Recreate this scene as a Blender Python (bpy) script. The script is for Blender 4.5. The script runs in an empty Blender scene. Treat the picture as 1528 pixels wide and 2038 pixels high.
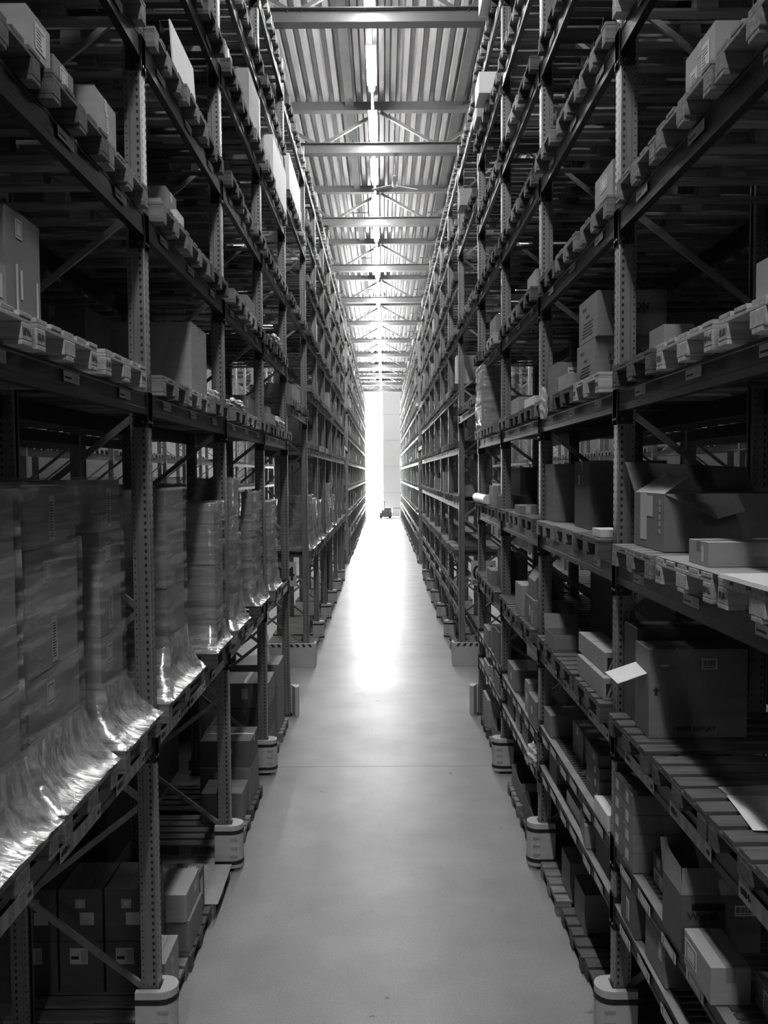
import bpy, bmesh, math, random
from mathutils import Vector, Matrix
RND = random.Random(11)
S = bpy.context.scene
C = S.collection
PI = math.pi
XL, XR, CAMZ = 1.652, 1.639, 4.21          # rack faces either side of the aisle, eye height
def FX(s): return XL if s < 0 else XR

# ------------------------------------------------------------------ materials
def new_mat(name):
    m = bpy.data.materials.new(name); m.use_nodes = True
    nt = m.node_tree; b = nt.nodes['Principled BSDF']
    return m, nt, b
def g(v): return (v, v, v, 1)
def mat(name, v, rough=.6, metal=0, var=.15, scale=6, stretch=(1,1,1), bump=0, spec=.5, rvar=0):
    m, nt, b = new_mat(name)
    b.inputs['Roughness'].default_value = rough; b.inputs['Metallic'].default_value = metal
    b.inputs['Specular IOR Level'].default_value = spec
    tc = nt.nodes.new('ShaderNodeTexCoord'); mp = nt.nodes.new('ShaderNodeMapping'); mp.inputs['Scale'].default_value = stretch
    oi = nt.nodes.new('ShaderNodeObjectInfo'); ad = nt.nodes.new('ShaderNodeVectorMath'); ad.operation = 'ADD'
    ml = nt.nodes.new('ShaderNodeVectorMath'); ml.operation = 'SCALE'; ml.inputs['Scale'].default_value = 3.1
    nt.links.new(oi.outputs['Location'], ml.inputs[0])
    nz = nt.nodes.new('ShaderNodeTexNoise'); nz.inputs['Scale'].default_value = scale; nz.inputs['Detail'].default_value = 5
    nt.links.new(tc.outputs['Object'], ad.inputs[0]); nt.links.new(ml.outputs[0], ad.inputs[1])
    nt.links.new(ad.outputs[0], mp.inputs[0]); nt.links.new(mp.outputs[0], nz.inputs[0])
    mr = nt.nodes.new('ShaderNodeMapRange'); mr.inputs['From Min'].default_value = .3; mr.inputs['From Max'].default_value = .7
    mr.inputs['To Min'].default_value = v*(1-var); mr.inputs['To Max'].default_value = v*(1+var)
    nt.links.new(nz.outputs[0], mr.inputs[0]); nt.links.new(mr.outputs[0], b.inputs['Base Color'])
    if rvar:
        r2 = nt.nodes.new('ShaderNodeMapRange'); r2.inputs['To Min'].default_value = rough-rvar; r2.inputs['To Max'].default_value = rough+rvar
        nt.links.new(nz.outputs[0], r2.inputs[0]); nt.links.new(r2.outputs[0], b.inputs['Roughness'])
    if bump:
        bp = nt.nodes.new('ShaderNodeBump'); bp.inputs['Strength'].default_value = bump; bp.inputs['Distance'].default_value = .01
        nt.links.new(nz.outputs[0], bp.inputs['Height']); nt.links.new(bp.outputs[0], b.inputs['Normal'])
    return m
def emit(name, v, s):
    m, nt, b = new_mat(name); b.inputs['Base Color'].default_value = g(.8)
    b.inputs['Emission Color'].default_value = g(v); b.inputs['Emission Strength'].default_value = s
    return m
M = {}
M['post'] = mat('galvanised_post', .24, .38, .5, .12, 14, (1,1,.2), rvar=.1)
M['beam'] = mat('dark_beam_paint', .007, .46, 0, .25, 9, spec=.42, rvar=.06)
M['brace'] = mat('brace_steel', .30, .45, .5, .15, 9)
M['plate'] = mat('connector_paint', .012, .45, 0, .2, 9)
M['wood'] = mat('pallet_wood', .21, .8, 0, .35, 7, (.5,5,5), .3)
M['wood_dark'] = mat('old_pallet_wood', .085, .85, 0, .4, 7, (.5,5,5), .3)
M['wood_pale'] = mat('new_pallet_wood', .46, .75, 0, .25, 7, (.5,5,5), .25)
M['card'] = mat('brown_cardboard', .20, .75, 0, .08, 3, (1,1,6))
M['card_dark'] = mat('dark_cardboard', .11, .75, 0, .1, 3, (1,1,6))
M['card_pale'] = mat('pale_cardboard', .33, .7, 0, .08, 3, (1,1,6))
M['white'] = mat('white_card', .72, .55, 0, .04, 4)
M['paper'] = mat('label_paper', .62, .6, 0, .06, 9)
M['paper_grey'] = mat('grey_label_paper', .42, .5, 0, .12, 9)
M['ink'] = mat('black_ink', .02, .6, 0, .1, 9)
M['tape'] = mat('packing_tape', .24, .22, 0, .12, 20)
M['foam'] = mat('crumpled_film', .62, .35, 0, .15, 9, bump=.3)
M['guard'] = mat('guard_plastic', .50, .4, 0, .06, 8)
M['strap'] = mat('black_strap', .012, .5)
M['deck_roof'] = mat('roof_sheet', .46, .3, .5, .08, 3, (3,.3,1))
M['truss'] = mat('truss_paint', .10, .4, .2, .1, 4)
M['dark_steel'] = mat('dark_channel', .09, .5, .2, .15, 5)
M['grate'] = mat('shelf_grating', .10, .5, .5, .2, 8)
M['lip'] = mat('shelf_lip', .40, .4, .5, .2, 8)
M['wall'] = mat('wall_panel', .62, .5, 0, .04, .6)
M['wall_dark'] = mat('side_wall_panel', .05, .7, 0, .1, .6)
M['machine'] = mat('grey_machine', .22, .4, .2, .1, 5)
M['sign'] = mat('sign_board', .55, .45, 0, .04, 5)
M['tube'] = emit('lamp_tube', 1, 170)
M['daylight'] = emit('daylight_panel', 1, 80)
M['wall_glow'] = emit('wall_panel_added_glow', 1, .34); M['wall_glow'].node_tree.nodes['Principled BSDF'].inputs['Base Color'].default_value = g(.35)  # grey end wall half; faint emission added to brighten it

# floor: sealed concrete, worn gloss, specks
def floor_mat():
    m, nt, b = new_mat('sealed_concrete_floor')
    tc = nt.nodes.new('ShaderNodeTexCoord')
    n1 = nt.nodes.new('ShaderNodeTexNoise'); n1.inputs['Scale'].default_value = 1.3; n1.inputs['Detail'].default_value = 8
    n2 = nt.nodes.new('ShaderNodeTexNoise'); n2.inputs['Scale'].default_value = 60; n2.inputs['Detail'].default_value = 3
    vo = nt.nodes.new('ShaderNodeTexVoronoi'); vo.inputs['Scale'].default_value = 1.7; vo.inputs['Randomness'].default_value = 1
    for n in (n1, n2, vo): nt.links.new(tc.outputs['Object'], n.inputs['Vector'])
    a = nt.nodes.new('ShaderNodeMapRange'); a.inputs['From Min'].default_value = .25; a.inputs['From Max'].default_value = .75
    a.inputs['To Min'].default_value = .235; a.inputs['To Max'].default_value = .345
    nt.links.new(n1.outputs[0], a.inputs[0])
    bb = nt.nodes.new('ShaderNodeMapRange'); bb.inputs['To Min'].default_value = .72; bb.inputs['To Max'].default_value = 1.28
    nt.links.new(n2.outputs[0], bb.inputs[0])
    sp = nt.nodes.new('ShaderNodeMapRange'); sp.inputs['From Min'].default_value = .012; sp.inputs['From Max'].default_value = .02
    sp.inputs['To Min'].default_value = .45; sp.inputs['To Max'].default_value = 1
    nt.links.new(vo.outputs['Distance'], sp.inputs[0])
    m1 = nt.nodes.new('ShaderNodeMath'); m1.operation = 'MULTIPLY'; m2 = nt.nodes.new('ShaderNodeMath'); m2.operation = 'MULTIPLY'
    nt.links.new(a.outputs[0], m1.inputs[0]); nt.links.new(bb.outputs[0], m1.inputs[1])
    nt.links.new(m1.outputs[0], m2.inputs[0]); n4 = nt.nodes.new('ShaderNodeTexNoise'); n4.inputs['Scale'].default_value = 5; n4.inputs['Detail'].default_value = 2; n4.inputs['Distortion'].default_value = 1.5; nt.links.new(tc.outputs['Object'], n4.inputs['Vector'])
    sp.inputs['From Min'].default_value = .745; sp.inputs['From Max'].default_value = .77; sp.inputs['To Min'].default_value = 1; sp.inputs['To Max'].default_value = .5
    nt.links.new(n4.outputs[0], sp.inputs[0]); nt.links.new(sp.outputs[0], m2.inputs[1])
    nt.links.new(m2.outputs[0], b.inputs['Base Color'])
    r = nt.nodes.new('ShaderNodeMapRange'); r.inputs['From Min'].default_value = .3; r.inputs['From Max'].default_value = .7
    r.inputs['To Min'].default_value = .37; r.inputs['To Max'].default_value = .43
    n3 = nt.nodes.new('ShaderNodeTexNoise'); n3.inputs['Scale'].default_value = .5; n3.inputs['Detail'].default_value = 2
    nt.links.new(tc.outputs['Object'], n3.inputs['Vector']); nt.links.new(n3.outputs[0], r.inputs[0]); nt.links.new(r.outputs[0], b.inputs['Roughness'])
    bp = nt.nodes.new('ShaderNodeBump'); bp.inputs['Strength'].default_value = .06; bp.inputs['Distance'].default_value = .004
    nt.links.new(n2.outputs[0], bp.inputs['Height']); nt.links.new(bp.outputs[0], b.inputs['Normal'])
    b.inputs['Specular IOR Level'].default_value = .5
    return m
M['floor'] = floor_mat()
def film_mat(name, lo, hi, dif, sc, ang=.5):
    m, nt, b = new_mat(name)
    nt.nodes.remove(b); out = nt.nodes['Material Output']
    tr = nt.nodes.new('ShaderNodeBsdfTransparent'); tr.inputs[0].default_value = g(.93)
    gl = nt.nodes.new('ShaderNodeBsdfGlossy'); gl.inputs['Roughness'].default_value = .16; gl.inputs['Color'].default_value = g(.9)
    df = nt.nodes.new('ShaderNodeBsdfDiffuse'); df.inputs['Color'].default_value = g(.8)
    mx0 = nt.nodes.new('ShaderNodeMixShader'); mx0.inputs[0].default_value = dif
    tc = nt.nodes.new('ShaderNodeTexCoord'); mp = nt.nodes.new('ShaderNodeMapping')
    mp.inputs['Rotation'].default_value = (ang, ang/2, 0); mp.inputs['Scale'].default_value = sc
    nz = nt.nodes.new('ShaderNodeTexNoise'); nz.inputs['Scale'].default_value = 1.6; nz.inputs['Detail'].default_value = 5; nz.inputs['Distortion'].default_value = .6
    nt.links.new(tc.outputs['Object'], mp.inputs[0]); nt.links.new(mp.outputs[0], nz.inputs[0])
    mr = nt.nodes.new('ShaderNodeMapRange'); mr.inputs['From Min'].default_value = .42; mr.inputs['From Max'].default_value = .72
    mr.inputs['To Min'].default_value = lo; mr.inputs['To Max'].default_value = hi
    nt.links.new(nz.outputs[0], mr.inputs[0])
    bp = nt.nodes.new('ShaderNodeBump'); bp.inputs['Strength'].default_value = .7; bp.inputs['Distance'].default_value = .02
    nt.links.new(nz.outputs[0], bp.inputs['Height']); nt.links.new(bp.outputs[0], gl.inputs['Normal'])
    mx = nt.nodes.new('ShaderNodeMixShader')
    nt.links.new(gl.outputs[0], mx0.inputs[1]); nt.links.new(df.outputs[0], mx0.inputs[2])
    nt.links.new(mr.outputs[0], mx.inputs[0]); nt.links.new(tr.outputs[0], mx.inputs[1]); nt.links.new(mx0.outputs[0], mx.inputs[2])
    nt.links.new(mx.outputs[0], out.inputs['Surface'])
    return m
M['film'] = film_mat('stretch_film', .04, .72, .5, (1.1,1.1,11), .8)
M['film_skirt'] = film_mat('gathered_stretch_film', .30, 1.0, .5, (4,14,7), .4)

# ------------------------------------------------------------------ mesh helpers
class MB:
    def __init__(s): s.v = []; s.f = []; s.mi = []
    def quad(s, pts, mi=0):
        n = len(s.v); s.v += [tuple(p) for p in pts]; s.f.append(tuple(range(n, n+len(pts)))); s.mi.append(mi)
    def box(s, x0, x1, y0, y1, z0, z1, mi=0, R=None):
        n = len(s.v)
        p = [(x0,y0,z0),(x1,y0,z0),(x1,y1,z0),(x0,y1,z0),(x0,y0,z1),(x1,y0,z1),(x1,y1,z1),(x0,y1,z1)]
        if R is not None: p = [tuple(R @ Vector(q)) for q in p]
        s.v += p
        for q in ((0,3,2,1),(4,5,6,7),(0,1,5,4),(1,2,6,5),(2,3,7,6),(3,0,4,7)): s.f.append(tuple(n+i for i in q)); s.mi.append(mi)
        return s
    def bar(s, a, b, w, t, mi=0):
        a = Vector(a); b = Vector(b); d = (b-a); L = d.length; d.normalize()
        up = Vector((0,1,0)) if abs(d.y) < .9 else Vector((1,0,0))
        x = d.cross(up).normalized(); y = d.cross(x)
        n = len(s.v)
        for e in (a, b):
            for (i, j) in ((-1,-1),(1,-1),(1,1),(-1,1)): s.v.append(tuple(e + x*(i*w/2) + y*(j*t/2)))
        for q in ((0,1,2,3),(7,6,5,4),(0,4,5,1),(1,5,6,2),(2,6,7,3),(3,7,4,0)): s.f.append(tuple(n+i for i in q)); s.mi.append(mi)
        return s
    def cyl(s, c, r, h, axis='z', n=14, mi=0, r2=None):
        r2 = r if r2 is None else r2; k = len(s.v); c = Vector(c)
        for (rr, hh) in ((r, 0), (r2, h)):
            for i in range(n):
                a = 2*PI*i/n; p, q = rr*math.cos(a), rr*math.sin(a)
                s.v.append(tuple(c + (Vector((p,q,hh)) if axis == 'z' else Vector((p,hh,q)) if axis == 'y' else Vector((hh,p,q)))))
        for i in range(n): s.f.append((k+i, k+(i+1)%n, k+n+(i+1)%n, k+n+i)); s.mi.append(mi)
        s.f.append(tuple(k+i for i in reversed(range(n)))); s.mi.append(mi)
        s.f.append(tuple(k+n+i for i in range(n))); s.mi.append(mi)
        return s
    def extrude(s, prof, z0, z1, mi=0):     # closed xy outline
        k = len(s.v); n = len(prof)
        s.v += [(p[0],p[1],z0) for p in prof] + [(p[0],p[1],z1) for p in prof]
        for i in range(n): s.f.append((k+i, k+(i+1)%n, k+n+(i+1)%n, k+n+i)); s.mi.append(mi)
        s.f.append(tuple(k+i for i in reversed(range(n)))); s.mi.append(mi); s.f.append(tuple(k+n+i for i in range(n))); s.mi.append(mi)
        return s
    def mesh(s, name, mats, bevel=0, fix=True):
        me = bpy.data.meshes.new(name); me.from_pydata(s.v, [], s.f)
        for m in (mats if isinstance(mats, (list, tuple)) else [mats]): me.materials.append(m)
        me.polygons.foreach_set('material_index', s.mi)
        if fix or bevel:
            bm = bmesh.new(); bm.from_mesh(me)
            if bevel: bmesh.ops.bevel(bm, geom=list(bm.edges), offset=bevel, segments=2, affect='EDGES', profile=.6)
            bmesh.ops.recalc_face_normals(bm, faces=bm.faces); bm.to_mesh(me); bm.free()
        me.update(); return me
LABELS = {}
def tag(o, label, cat, group=None, kind=None):
    if label: o['label'] = label
    if cat: o['category'] = cat
    if group: o['group'] = group
    if kind: o['kind'] = kind
    if cat: LABELS.setdefault(label, []).append(o.name)
    return o
def ob(name, me, parent=None, loc=(0,0,0), rz=0, rot=None, label=None):
    o = bpy.data.objects.new(name, me); C.objects.link(o); o.location = loc
    o.rotation_euler = rot if rot else (0,0,rz)
    if parent: o.parent = parent
    if label: o['label'] = label
    return o
def empty(name, loc=(0,0,0), rz=0, parent=None):
    o = ob(name, None, parent, loc, rz); o.empty_display_size = .2; return o
def copy_tree(o, parent=None):
    c = o.copy(); C.objects.link(c)
    if parent: c.parent = parent
    for ch in list(o.children): copy_tree(ch, c)
    return c
TXT = {}
def text_mesh(s, size, mname, align='CENTER'):
    k = (s, size, mname, align)
    if k not in TXT:
        cu = bpy.data.curves.new('lettering', 'FONT'); cu.body = s; cu.size = size; cu.align_x = align; cu.extrude = .0006; cu.offset = size*.018
        o = bpy.data.objects.new('lettering_source', cu); C.objects.link(o)
        dg = bpy.context.evaluated_depsgraph_get(); me = bpy.data.meshes.new_from_object(o.evaluated_get(dg))
        bpy.data.objects.remove(o); me.materials.clear(); me.materials.append(M[mname]); me.name = 'lettering'; TXT[k] = me
    return TXT[k]
LF = {'cam': (0,0,0), 'right': (0,0,-PI/2), 'left': (0,0,PI/2)}                    # same for things modelled upright
FACE = {'cam': (PI/2,0,0), 'right': (PI/2,0,-PI/2), 'left': (PI/2,0,PI/2)}   # towards camera / aisle face of right rack / of left rack

# small printed things: local x across, local z up, facing -y
def label_mesh(w, h, kind, rnd):
    b = MB(); b.box(-w/2, w/2, -.0012, 0, -h/2, h/2, 0)
    t = -.0016
    def r(x0, x1, z0, z1, mi=1): b.box(x0*w-w/2, x1*w-w/2, t, -.0012, z0*h-h/2, z1*h-h/2, mi)
    if kind == 'bars':
        x = .08
        while x < .88:
            d = rnd.choice((.02,.03,.05)); r(x, x+d, .3, .85); x += d + rnd.choice((.02,.035))
        r(.1, .8, .12, .2)
    elif kind == 'lines':
        n = max(3, int(h/.018))
        for i in range(n): r(.1, .1+.75*rnd.uniform(.5,1), .1+.8*i/n, .1+.8*(i+.45)/n)
    elif kind == 'frame':
        for q in ((.12,.88,.12,.16),(.12,.88,.84,.88),(.12,.16,.12,.88),(.84,.88,.12,.88)): r(*q)
    elif kind == 'shades':
        for i in range(4): r(.2+.19*i, .29+.19*i, .06, .94, 2)
        r(.03, .14, .35, .65); r(.9,.97,.3,.6)
    elif kind == 'half': r(.62,.95,.1,.9,2); r(.06,.5,.3,.5)
    return b.mesh('label_'+kind, [M['paper'], M['ink'], M['paper_grey']], fix=False)
LB = {}
def lab(w, h, kind, v=0):
    k = (w, h, kind, v)
    if k not in LB: LB[k] = label_mesh(w, h, kind, random.Random(hash((round(w*1000), round(h*1000), len(kind), v)) & 0xffff))
    return LB[k]

# ------------------------------------------------------------------ cartons
BOX = {}
def carton_mesh(dx, dy, dz, mname, op=False):
    k = (round(dx,2), round(dy,2), round(dz,2), mname, op)
    if k in BOX: return BOX[k]
    b = MB(); t = .005; e = .004
    x, y = dx/2, dy/2
    if op:
        b.box(-x, x, -y, -y+t, 0, dz).box(-x, x, y-t, y, 0, dz).box(-x, -x+t, -y+t, y-t, 0, dz).box(x-t, x, -y+t, y-t, 0, dz).box(-x+t, x-t, -y+t, y-t, 0, t)
    else:
        b.box(-x, x, -y, y, 0, dz-t)
        long_x = dx >= dy
        if long_x: b.box(-x, x, -y, -.0015, dz-t, dz).box(-x, x, .0015, y, dz-t, dz)
        else: b.box(-x, -.0015, -y, y, dz-t, dz).box(.0015, x, -y, y, dz-t, dz)
    me = b.mesh('carton', M[mname], bevel=.0025 if op else min(.006, dz*.08) if False else .0022)
    BOX[k] = me; return me
STRIP = {}
def strip(w, l, h):
    k = (round(w,3), round(l,3), round(h,3))
    if k not in STRIP: STRIP[k] = MB().box(-w/2, w/2, -l/2, l/2, 0, h).mesh('tape', M['tape'], fix=False)
    return STRIP[k]
def carton(label, s, u0, u1, y0, y1, z0, z1, m='card', rz=0, tape=True, labels=(), texts=(), op=False, name='cardboard_box', cat='box', group=None):
    """u is measured into the rack from its aisle face"""
    F = FX(s); dx, dy, dz = u1-u0, y1-y0, z1-z0
    r = ob(name, carton_mesh(dx, dy, dz, m, op), None, (s*(F+(u0+u1)/2), (y0+y1)/2, z0+.001), rz)
    tag(r, label, cat, group)
    if tape and not op:
        if dx >= dy:
            ob('tape', strip(dx-.004, .05, .0012), r, (0,0,dz)); dd = MB
            ob('tape', lab_plain(.05, min(.08, dz*.4)), r, (-s*dx/2, 0, dz-min(.08, dz*.4)/2), rot=LF['right' if s > 0 else 'left'])
        else:
            ob('tape', strip(.05, dy-.004, .0012), r, (0,0,dz))
            ob('tape', lab_plain(.05, min(.08, dz*.4)), r, (0, -dy/2, dz-min(.08, dz*.4)/2), rot=LF['cam'])
    for (face, a, zc, w, h, kind) in labels:
        put(r, lab(w, h, kind, int(abs(zc)*100+w*100) % 5), 'shipping_label', face, a, zc, dx, dy, s)
    for (face, a, zc, txt, size, col) in texts:
        put(r, text_mesh(txt, size, col), 'lettering', face, a, zc, dx, dy, s)
    return r
def lab_plain(w, h):
    k = (w, h, 'plain')
    if k not in LB: LB[k] = MB().box(-w/2, w/2, -.0012, 0, -h/2, h/2).mesh('tape_end', M['tape'], fix=False)
    return LB[k]
def put(r, me, name, face, a, zc, dx, dy, s):
    T = FACE if name == 'lettering' else LF
    if face == 'cam': ob(name, me, r, (a, -dy/2-.0006, zc), rot=T['cam'])
    else: ob(name, me, r, (-s*(dx/2+.0006), a, zc), rot=T['right' if s > 0 else 'left'])

def crumple(label, loc, size, name='plastic_film_bundle', seed=1, m='foam', cat='packing film', rz=0):
    bm = bmesh.new(); bmesh.ops.create_icosphere(bm, subdivisions=4, radius=1)
    rr = random.Random(seed); ph = [rr.uniform(0,6.28) for _ in range(9)]
    for v in bm.verts:
        p = v.co.copy()
        d = 1 + .16*math.sin(5*p.x+ph[0])*math.sin(6*p.y+ph[1]) + .12*math.sin(11*p.z+ph[2]+4*p.x) + .09*math.sin(17*p.y+ph[3]+9*p.z) + .05*rr.uniform(-1,1)
        v.co = Vector((p.x*size[0], p.y*size[1], max(p.z*d, -.75)*size[2] + .75*size[2])); v.co.x *= d; v.co.y *= d
    me = bpy.data.meshes.new(name); bm.to_mesh(me); bm.free(); me.materials.append(M[m])
    return tag(ob(name, me, None, loc, rz), label, cat)

# ------------------------------------------------------------------ pallets
# local: x = depth into rack (0 = aisle end .. 1.2), y centred, 0.8 wide
def pallet_parts(w=.8):
    h = w/2
    deck = MB(); n = 5 if w < 1 else 7; bw = .125 if w < 1 else .13
    for i in range(n):
        y = -h + bw/2 + i*(w-bw)/(n-1); d = .002*((i*7) % 3)
        deck.box(d, 1.2-d, y-bw/2, y+bw/2, .122, .144)
    for x in (0, .5275, 1.055): deck.box(x+.002, x+.143, -h+.003, h-.003, .1, .122)
    base = MB().box(0, 1.2, -.05, .05, 0, .022)
    blk = MB(); blk.extrude([(.0,-.05),(.0,.05),(.145,.05),(.145,-.05)], .022, .1)
    wide = MB(); wide.extrude([(.0,-.0725),(.0,.0725),(.145,.0725),(.145,-.0725)], .022, .1)
    return deck, base, blk, wide
def pallet_full(w=.8):
    deck, base, blk, wide = pallet_parts(w); b = MB(); h = w/2
    def add(src, dx, dy):
        k = len(b.v); b.v += [(x+dx, y+dy, z) for x, y, z in src.v]; b.f += [tuple(i+k for i in f) for f in src.f]; b.mi += [0]*len(src.f)
    add(deck, 0, 0)
    for y in (-h+.05, 0, h-.05):
        add(base, 0, y)
        for x in (0, .5275, 1.055): add(wide if y == 0 else blk, x, y)
    return b
PM = {}
for wn in ('wood', 'wood_dark', 'wood_pale'):
    for w in (.8, 1.2):
        d, bs, bl, wd = pallet_parts(w)
        PM[wn, w] = (d.mesh('deck', M[wn], bevel=.003), bs.mesh('base_board', M[wn], bevel=.003), bl.mesh('block', M[wn], bevel=.006), wd.mesh('block', M[wn], bevel=.006), pallet_full(w).mesh('pallet', M[wn], bevel=.003))
TONE = {'wood': 'grey-brown', 'wood_dark': 'dark weathered', 'wood_pale': 'pale'}
STUFF_P = []          # pallets beyond the countable ones: (x, y, z, rz, w)
NP = [0]
def pallet(label, s, y, z, wn='wood', u=-.07, w=.8, parts=True, rz=0, group='wooden pallets in the racks'):
    NP[0] += 1
    F = FX(s); P = PM[wn, w]; loc = (s*(F+u), y, z); rot = (0 if s > 0 else PI)+rz
    if not parts: return tag(ob('wooden_pallet', P[4], None, loc, rot), label, 'pallet', group)
    r = empty('wooden_pallet', loc, rot); tag(r, label, 'pallet', group)
    ob('deck', P[0], r); h = w/2
    if wn == 'wood_pale' and w < 1 and z < 5:
        ob('lettering', text_mesh('EPAL', .04, 'ink'), r, (-.0008, -h+.05, .048), rot=FACE['right']); ob('lettering', text_mesh('EUR', .04, 'ink'), r, (-.0008, h-.05, .048), rot=FACE['right'])
    for yy in (-h+.05, 0, h-.05):
        ob('base_board', P[1], r, (0, yy, 0))
        for x in (0, .5275, 1.055): ob('block', P[3] if yy == 0 else P[2], r, (x, yy, 0))
    return r

# ------------------------------------------------------------------ racks
HTOP = 11.22
def post_mesh(detail):
    b = MB(); H = HTOP
    if not detail:
        b.box(0, .004, -.05, .05, 0, H); b.box(.004, .125, -.05, -.046, 0, H); b.box(.004, .125, .046, .05, 0, H)
        return b.mesh('post', M['post'], fix=False)
    rows = int(H/.05)
    def ladder(cols, fn, slots, hz):      # cols: breakpoints; slots: indices of slotted columns
        for i in range(len(cols)-1):
            a, c = cols[i], cols[i+1]
            if i not in slots: b.quad([fn(a,0), fn(c,0), fn(c,H), fn(a,H)])
            else:
                for r in range(rows):
                    z0 = r*.05+.025+hz/2; z1 = (r+1)*.05+.025-hz/2
                    b.quad([fn(a,z0), fn(c,z0), fn(c,z1), fn(a,z1)])
    ladder([-.047,-.040,-.026,.026,.040,.047], lambda t, z: (0, t, z), (1, 3), .022)
    for sg in (-1, 1):
        b.quad([(0, sg*.047, 0), (.012, sg*.050, 0), (.012, sg*.050, H), (0, sg*.047, H)])
        b.quad([(.012, sg*.050, 0), (.017, sg*.041, 0), (.017, sg*.041, H), (.012, sg*.050, H)])
        ladder([.017,.026,.042,.083], lambda t, z: (t, sg*.041, z), (1,), .022)
        b.quad([(.083, sg*.041, 0), (.090, sg*.050, 0), (.090, sg*.050, H), (.083, sg*.041, H)])
        ladder([.090,.103,.112,.122], lambda t, z: (t, sg*.050, z), (1,), .011)
        b.quad([(.122, sg*.050, 0), (.126, sg*.046, 0), (.126, sg*.046, H), (.122, sg*.050, H)])
        b.quad([(.126, sg*.046, 0), (.126, sg*.02, 0), (.126, sg*.02, H), (.126, sg*.046, H)])
    b.box(.004, .116, -.037, .037, 0, H, 1)       # black filler painting the shade of the hollow profile, seen through the slots
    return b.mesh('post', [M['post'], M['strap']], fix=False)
POST = {1: post_mesh(True), 0: post_mesh(False)}
FOOT = MB().box(-.03, .17, -.075, .075, 0, .008).cyl((.0,-.06,.008), .012, .02).cyl((.14,.06,.008), .012, .02).mesh('base_plate', M['plate'])
def brace_mesh(dz):
    b = MB(); b.bar((.085, 0, 0), (.985, 0, dz), .042, .026); b.cyl((.10, -.025, .0), .009, .05, 'y', 8); b.cyl((.97, -.025, dz), .009, .05, 'y', 8)
    return b.mesh('brace', M['brace'], fix=False)
BR = {1: brace_mesh(.7), -1: brace_mesh(-.7)}
_b = MB()
for k in range(15):
    z = .45+.7*k
    _b.bar((.085 if k % 2 == 0 else .985, 0, z), (.985 if k % 2 == 0 else .085, 0, z+.7), .042, .026)
LATTICE = _b.mesh('bracing', M['brace'], fix=False)
HB = .15
def beam_mesh(L, mname, lip=False, h=HB):
    b = MB(); l = L/2-.055
    prof = [(0,0),(0,h*.28),(.004,h*.32),(.004,h*.86),(0,h*.9),(0,h),(.052,h),(.052,0)]
    k = len(b.v); n = len(prof)
    for yy in (-l, l): b.v += [(p[0], yy, p[1]) for p in prof]
    for i in range(n): b.f.append((k+i, k+(i+1)%n, k+n+(i+1)%n, k+n+i)); b.mi.append(0)
    b.f.append(tuple(range(k, k+n))); b.f.append(tuple(range(k+2*n-1, k+n-1, -1))); b.mi += [0, 0]
    if lip: b.box(-.002, .075, -l, l, h, h+.004, 1)
    return b.mesh('beam', [M[mname], M['lip']])
def conn_mesh():
    b = MB(); b.box(-.007, -.002, -.048, .055, -.09, HB+.01); b.box(-.002, .105, .05, .0545, -.085, HB+.01)
    b.cyl((-.012, -.02, -.05), .008, .006, 'x', 8, 1); b.cyl((-.012, .03, -.05), .008, .006, 'x', 8, 1)
    b.cyl((.03, .0545, -.05), .008, .006, 'y', 8, 1)
    return b.mesh('connector', [M['plate'], M['post']])
CONN = conn_mesh()
BEAM = {}
def deck_mesh(L):
    b = MB(); n = int((L-.14)/.06)
    for i in range(n):
        y = -(L-.14)/2 + i*.06; b.box(.06, 1.0, y, y+.042, 0, .012)
    for x in (.2, .5, .8): b.box(x, x+.03, -(L-.14)/2, (L-.14)/2, -.02, 0)
    return b.mesh('shelf_deck', M['grate'], fix=False)
DK = {}
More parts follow.
